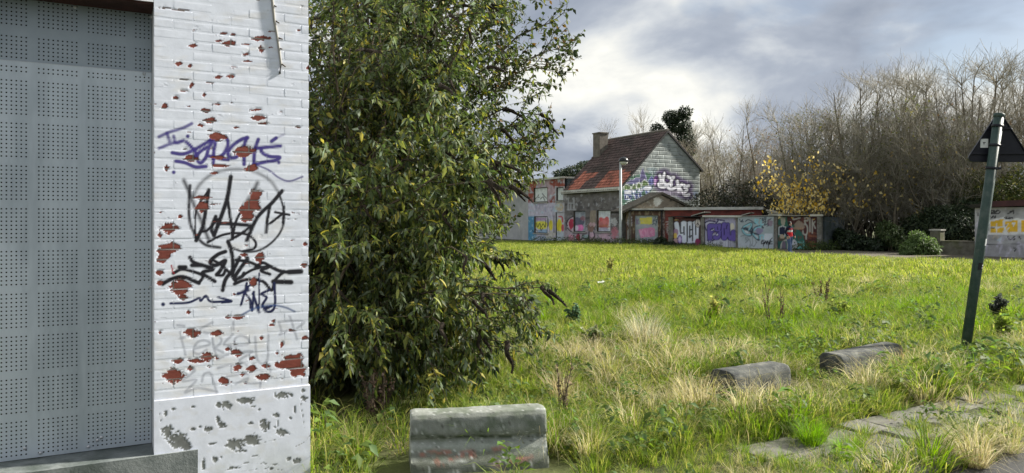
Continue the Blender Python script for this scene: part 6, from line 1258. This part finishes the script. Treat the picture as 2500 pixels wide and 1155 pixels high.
TU = [tuft('grass_00', 1, 46, (.14, .30), (.004, .008), .09, .35, [G1, G2, G3, Y1], (3, 3, 2, 1)), tuft('grass_01', 2, 46, (.16, .34), (.004, .007), .10, .5, [G2, Y1, S1, G1], (3, 3, 1.6, 2)),
      tuft('grass_02', 3, 70, (.28, .52), (.003, .0055), .09, .55, [S1, S2, S3, Y1], (3, 2, 3, 1), .8), tuft('grass_03', 4, 46, (.07, .16), (.004, .008), .11, .5, [G1, G2, Y1, S1], (3, 4, 2.4, .8)),
      tuft('grass_04', 5, 50, (.08, .20), (.004, .007), .11, .8, [S1, S2, Y1, B1, G2], (2.5, 2, 2, .7, 1.5), .5), weed('grass_05', 6, 30, [G1, G3, (0.10, 0.16, 0.06)], (2, 2, 2)),
      tuft('grass_06', 7, 34, (.10, .22), (.011, .020), .17, .45, [G2, (0.30, 0.31, 0.09), (0.235, 0.27, 0.065), G1], (2.5, 3, 3, 1.2)), tuft('grass_07', 8, 34, (.10, .22), (.011, .020), .17, .6, [(0.33, 0.345, 0.09), S1, G2, S3], (3, 1.3, 3, .6)),
      tuft('grass_08', 9, 60, (.22, .42), (.004, .007), .07, .45, [(0.11, 0.19, 0.026), (0.17, 0.27, 0.035), G1], (3, 3, 2), .5)]
for o in TU: tcol.objects.link(o)
def scatter(name, pos, rot, scl, idx):
    me = bpy.data.meshes.new(name); me.vertices.add(len(pos)); me.vertices.foreach_set('co', np.asarray(pos, np.float32).ravel())
    for an, ty_, val in (('rot', 'FLOAT_VECTOR', rot), ('scl', 'FLOAT_VECTOR', scl), ('idx', 'INT', idx)):
        a = me.attributes.new(an, ty_, 'POINT'); a.data.foreach_set('vector' if ty_ == 'FLOAT_VECTOR' else 'value', np.asarray(val, np.float32 if ty_ != 'INT' else np.int32).ravel())
    o = link(name, me); g = bpy.data.node_groups.new(name, 'GeometryNodeTree'); g.interface.new_socket('Geometry', in_out='INPUT', socket_type='NodeSocketGeometry'); g.interface.new_socket('Geometry', in_out='OUTPUT', socket_type='NodeSocketGeometry')
    gi, go = g.nodes.new('NodeGroupInput'), g.nodes.new('NodeGroupOutput'); ip = g.nodes.new('GeometryNodeInstanceOnPoints'); ci = g.nodes.new('GeometryNodeCollectionInfo'); ci.inputs['Collection'].default_value = tcol
    ci.inputs['Separate Children'].default_value = True; ci.inputs['Reset Children'].default_value = True; ip.inputs['Pick Instance'].default_value = True
    def at_(n_, dt): x = g.nodes.new('GeometryNodeInputNamedAttribute'); x.data_type = dt; x.inputs['Name'].default_value = n_; return x.outputs['Attribute']
    g.links.new(gi.outputs[0], ip.inputs['Points']); g.links.new(ci.outputs[0], ip.inputs['Instance']); g.links.new(at_('idx', 'INT'), ip.inputs['Instance Index']); g.links.new(at_('rot', 'FLOAT_VECTOR'), ip.inputs['Rotation']); g.links.new(at_('scl', 'FLOAT_VECTOR'), ip.inputs['Scale']); g.links.new(ip.outputs[0], go.inputs[0])
    md = o.modifiers.new('scatter', 'NODES'); md.node_group = g; return o
rs = RS(50); PX, PY, IX, SC = [], [], [], []
def field(n, y0, y1, xl, xr, types, wf, s0, s1):
    y = np.sqrt(rs.uniform(y0 ** 2, y1 ** 2, n)); x = y * rs.uniform(xl, xr, n); s_, d_ = road_sd(x, y)
    keep = np.ones(n, bool); pv = (d_ < 1.12) & (d_ > .16) & (s_ > -.7); keep &= ~(pv & (rs.rand(n) > .30)); keep &= ~((d_ < .02) & (s_ > -1.2)); keep &= ~(d_ < -.6)
    # the white building, the barrier and the dirt path stay clear
    wd_ = (x - W.o[0]) * W.n[0] + (y - W.o[1]) * W.n[1]; ws_ = (x - W.o[0]) * W.u[0] + (y - W.o[1]) * W.u[1]; keep &= ~((ws_ < .05) & (wd_ < .05)); keep &= ~((x > -.72) & (x < .26) & (np.abs(y - 5.14 - .17 * x) < .17))
    pe = np.interp(x, [-20, 3, 7.6, 12, 14.6, 18, 20.4, 30], [80, 60, 54.6, 47.8, 38.9, 31.4, 29.6, 22]); pe = pe + (vnoise(x * .8, y * .2, 33, 3) - .5) * 2.2; keep &= (y < pe) | (rs.rand(n) < np.clip(.12 - (y - pe) * .04, 0, 1))
    sh = np.hypot((x + 1.7) / 1.5, (y - 7.9) / 1.4) < 1; keep &= ~(sh & (rs.rand(n) < .8))
    keep &= ~((x < -.25 - (y - 5.4) * .3) & (y > 5.35) & (y < 9) & (rs.rand(n) < .82))
    keep &= ~((x < -.6) & (y <= 5.5) & (rs.rand(n) < .55))
    keep &= ~((x > -.95) & (x < .42) & (y < 5.3) & (rs.rand(n) < .93))
    for (ax0, ay0), (ax1, ay1) in (((3.46, 7.98), (4.5, 8.72)), ((1.84, 6.92), (2.74, 7.52))):
        l2 = (ax1 - ax0) ** 2 + (ay1 - ay0) ** 2; t_ = np.clip(((x - ax0) * (ax1 - ax0) + (y - ay0) * (ay1 - ay0)) / l2, 0, 1); dq = np.hypot(x - ax0 - t_ * (ax1 - ax0), y - ay0 - t_ * (ay1 - ay0)); keep &= ~(dq < .26); keep &= ~((dq < .62) & (rs.rand(n) < .6))
    x, y, d_ = x[keep], y[keep], d_[keep]; m = len(x); st = vnoise(x * .55, y * .55, 77, 3); gr = vnoise(x * .9 + 9, y * .9, 78, 3)
    W_ = wf(x, y, st, gr); W_ = W_ / W_.sum(1, keepdims=True); cdf = W_.cumsum(1); t = (rs.rand(m, 1) > cdf).sum(1).clip(0, len(types) - 1)
    hgt = .45 + 1.2 * vnoise(x * .7, y * .7, 79, 3); sc_ = rs.uniform(s0, s1, m) * hgt; pv = (d_ < 1.12) & (d_ > .16); sc_ = np.where(pv, sc_ * .5, sc_)
    PX.append(x); PY.append(y); IX.append(np.array(types)[t]); SC.append(sc_)
def near_w(x, y, st, gr):
    straw = np.clip((st - .53) * 5, .04, 1.3); lush = np.clip((gr - .55) * 7, .02, 2); o = np.ones_like(x); return np.stack([o * .9 + lush * .5, o * .9, straw * 1.1, o * .5, straw * .8 + .18, o * .22, lush * 1.0], 1)
def mid_w(x, y, st, gr):
    straw = np.clip((st - .55) * 4, .02, 1.2); o = np.ones_like(x); return np.stack([o * .8, o * .8, straw * .18, o * 2.6, straw * 1.0 + .12, o * .10, np.clip((gr - .55) * 4, 0, .8)], 1)
def far_w(x, y, st, gr): straw = np.clip((st - .5) * 3, .05, 1.2); o = np.ones_like(x); return np.stack([o * 1.5, o * .8 + straw, o * .2, np.clip((st - .52) * 6, 0, 1.6), np.clip((gr - .55) * 6, 0, 1.6)], 1)
field(5200, 4.3, 9.5, -.28, .74, [0, 1, 2, 3, 4, 5, 8], near_w, .75, 1.25)
field(12500, 9.0, 19, -.40, .74, [0, 1, 2, 3, 4, 5, 8], mid_w, .8, 1.35)
field(24000, 18, 60, -.34, .74, [6, 7, 3, 4, 0], far_w, .8, 1.5)
x, y, sc_, ix = np.concatenate(PX), np.concatenate(PY), np.concatenate(SC), np.concatenate(IX); m = len(x)
tag(scatter('grass', np.stack([x, y, ground_z(x, y)], -1), np.stack([rs.normal(0, .12, m), rs.normal(0, .12, m), rs.rand(m) * 6.28], -1), np.stack([sc_ * 1.05, sc_ * 1.05, sc_], -1), ix), 'rough meadow grass, green with straw-coloured patches', 'grass', kind='stuff')

# tall straw tussocks that can be told apart
def tussock(px, py, scale, pal, wts, seed, label, n=240, ln=(.35, .7), lean=.35, group=None, curl=.55):
    Y = CAMZ * FPX / (py - HOR); t = tuft('straw_tussock', seed, n, ln, (.004, .007), .13, lean, pal, wts, curl); COL.objects.link(t); x = (px - CX) / FPX * Y
    t.location = (x, Y, float(ground_z(x, Y))); t.scale = (scale,) * 3; return tag(t, label, 'grass tussock', group)
tussock(1575, 868, 1.15, [S3, (0.40, 0.42, 0.32), S2, G3], (3, 3, 1, 1), 61, 'tall grey-white straw tussock standing alone in the meadow', 420, (.35, .62), .28, None, .3)
tussock(2215, 930, .75, [S1, (0.36, 0.24, 0.10), S2, Y1], (3, 2, 2, 2), 62, 'rust-tinted tussock between the stone block and the sign post')
tussock(2290, 925, .7, [S3, S1, Y1, G2], (3, 2, 2, 2), 63, 'bleached arching tussock at the foot of the sign post')
tussock(2380, 1135, .62, [S3, S1, S2, Y1], (4, 3, 2, 1), 64, 'big bleached tussock spilling over the kerb onto the asphalt', 420, (.4, .75), .6, None, .9)
tussock(2460, 1100, .6, [S3, S1, G2, Y1], (3, 3, 1, 2), 65, 'bleached tussock on the kerb behind the biggest one', 360, (.4, .7), .6, None, .9)
tussock(1215, 1120, .62, [S1, Y1, S3, G2], (2, 3, 2, 2), 66, 'yellowish tussock against the left part of the concrete barrier', 10)
tussock(1440, 1120, .66, [Y1, S1, S3, G1], (3, 2, 2, 1), 67, 'yellow-green tussock right beside the concrete barrier', 260, (.3, .55), .5)
tussock(870, 1120, .7, [G1, G3, S2, Y1], (3, 3, 2, 1), 68, 'yellow-green tussock between the white pier and the barrier', 300, (.3, .6), .5)
tussock(1700, 1010, .8, [S3, S1, S2, Y1], (3, 3, 2, 1), 69, 'bleached straw tussock in front of the half-buried block', 320, (.35, .7), .5)
tussock(1365, 985, .7, [S1, S3, (0.30, 0.22, 0.15), G2], (3, 2, 2, 1), 70, 'straw tussock with pinkish seed heads behind the barrier', 260)
tussock(1980, 1085, .62, [(0.14, 0.27, 0.03), (0.18, 0.32, 0.04), G1], (3, 3, 2), 71, 'bright green tussock at the broken end of the pavement', 320, (.25, .5), .35)
tussock(2060, 1120, .55, [(0.14, 0.27, 0.03), (0.20, 0.33, 0.05), Y1], (3, 3, 1), 72, 'bright green tussock hanging over the pavement edge', 300, (.25, .5), .4)
# dead dock and thistle stalks
def stalk(px, py, h, seed, label, col=(0.075, 0.05, 0.035), n=5, leafc=None):
    Y = CAMZ * FPX / (py - HOR); x = (px - CX) / FPX * Y; rs = RS(seed); a = rs.rand(n) * 6.28
    P0 = grow(rs, np.stack([np.cos(a) * .04, np.sin(a) * .04, 0 * a - .03], -1), np.stack([np.cos(a) * .22, np.sin(a) * .22, np.ones(n)], -1), h * rs.uniform(.6, 1, n), 7, .05, .1)
    S, D, t = children(rs, P0, 9, .3, .5, .3); P1 = grow(rs, S, D, rs.uniform(.06, .2, len(S)) * h, 4, .1, .05); v, q = tubes(P0, np.linspace(.007, .003, 7)[None] * np.ones((n, 1)), 4); v1, q1 = tubes(P1, np.linspace(.003, .002, 4)[None] * np.ones((len(S), 1)), 3)
    o = empty('dead_stalk', (x, Y, float(ground_z(x, Y))), label, 'plant'); mt = M['stem']; st_ = bpy.data.objects.new('stem', npmesh('stem', np.vstack([v, v1]), np.vstack([q, q1 + len(v)]), mats=mt)); COL.objects.link(st_); st_.parent = o
    c, T = along(P1, 5, rs); c0, T0 = along(P0, 10, rs); c = np.vstack([c, c0]); T = np.vstack([T, T0]); m_ = len(c); ln = rs.uniform(.012, .04, m_) * (1 if leafc is None else 2.2); v, t_ = leaves(rs, c, T + rs.normal(0, .6, (m_, 3)), ln, ln * .4)
    sd_ = bpy.data.objects.new('seed_heads', npmesh('seed_heads', v, tris=t_, mats=M['grass'], cols=np.repeat(tone(rs, m_, [col, tuple(np.array(col) * 1.6)], (2, 1)), 5, 0))); COL.objects.link(sd_); sd_.parent = o; sd_['kind'] = 'stuff'; return o
stalk(1893, 822, .92, 81, 'tallest dead brown dock stalk standing in the meadow', n=4)
stalk(2008, 752, .62, 82, 'short bushy dead brown stalks in the middle of the meadow', n=8)
stalk(1745, 805, .55, 83, 'yellow-leaved weed stalk in the meadow', (0.19, 0.19, 0.065), 6, 1)
stalk(2045, 790, .5, 84, 'green-yellow weed stalk beside the short dead stalks', (0.17, 0.20, 0.06), 6, 1)
stalk(1495, 668, .6, 85, 'small yellow weed far out in the meadow', (0.22, 0.22, 0.08), 6, 1)
stalk(1365, 1050, .62, 86, 'bare thin weed stem rising behind the right end of the barrier', (0.16, 0.13, 0.09), 3)
stalk(1400, 800, .45, 87, 'blue-green sprig at the edge of the butterfly bush', (0.08, 0.13, 0.075), 7, 1)
stalk(2440, 800, .5, 88, 'dark tangled weeds behind the sign post', (0.035, 0.04, 0.035), 10, 1)
stalk(2455, 850, .5, 89, 'bright lime-green leafy weed behind the sign post', (0.17, 0.22, 0.05), 9, 1)
stalk(1440, 870, .4, 90, 'pale hogweed sprig beside the bush', (0.20, 0.22, 0.13), 7, 1)
stalk(920, 1040, .5, 91, 'brown dried weeds in the shade under the butterfly bush', (0.07, 0.05, 0.04), 10)
stalk(1000, 960, .45, 92, 'grey-green mugwort sprigs at the dark foot of the bush', (0.13, 0.19, 0.15), 9, 1)
# litter
Yl = CAMZ * FPX / (707 - HOR); o = MB().box((0, 0, 0), (.17, .10, .06)).box((0, 0, .033), (.18, .11, .008)).build('litter_box', M['litterbox'], None); o.location = ((1468 - CX) / FPX * Yl, Yl, .16); o.rotation_euler = (R(12), R(-8), R(15)); tag(o, 'small white carton dropped in the meadow grass', 'litter')
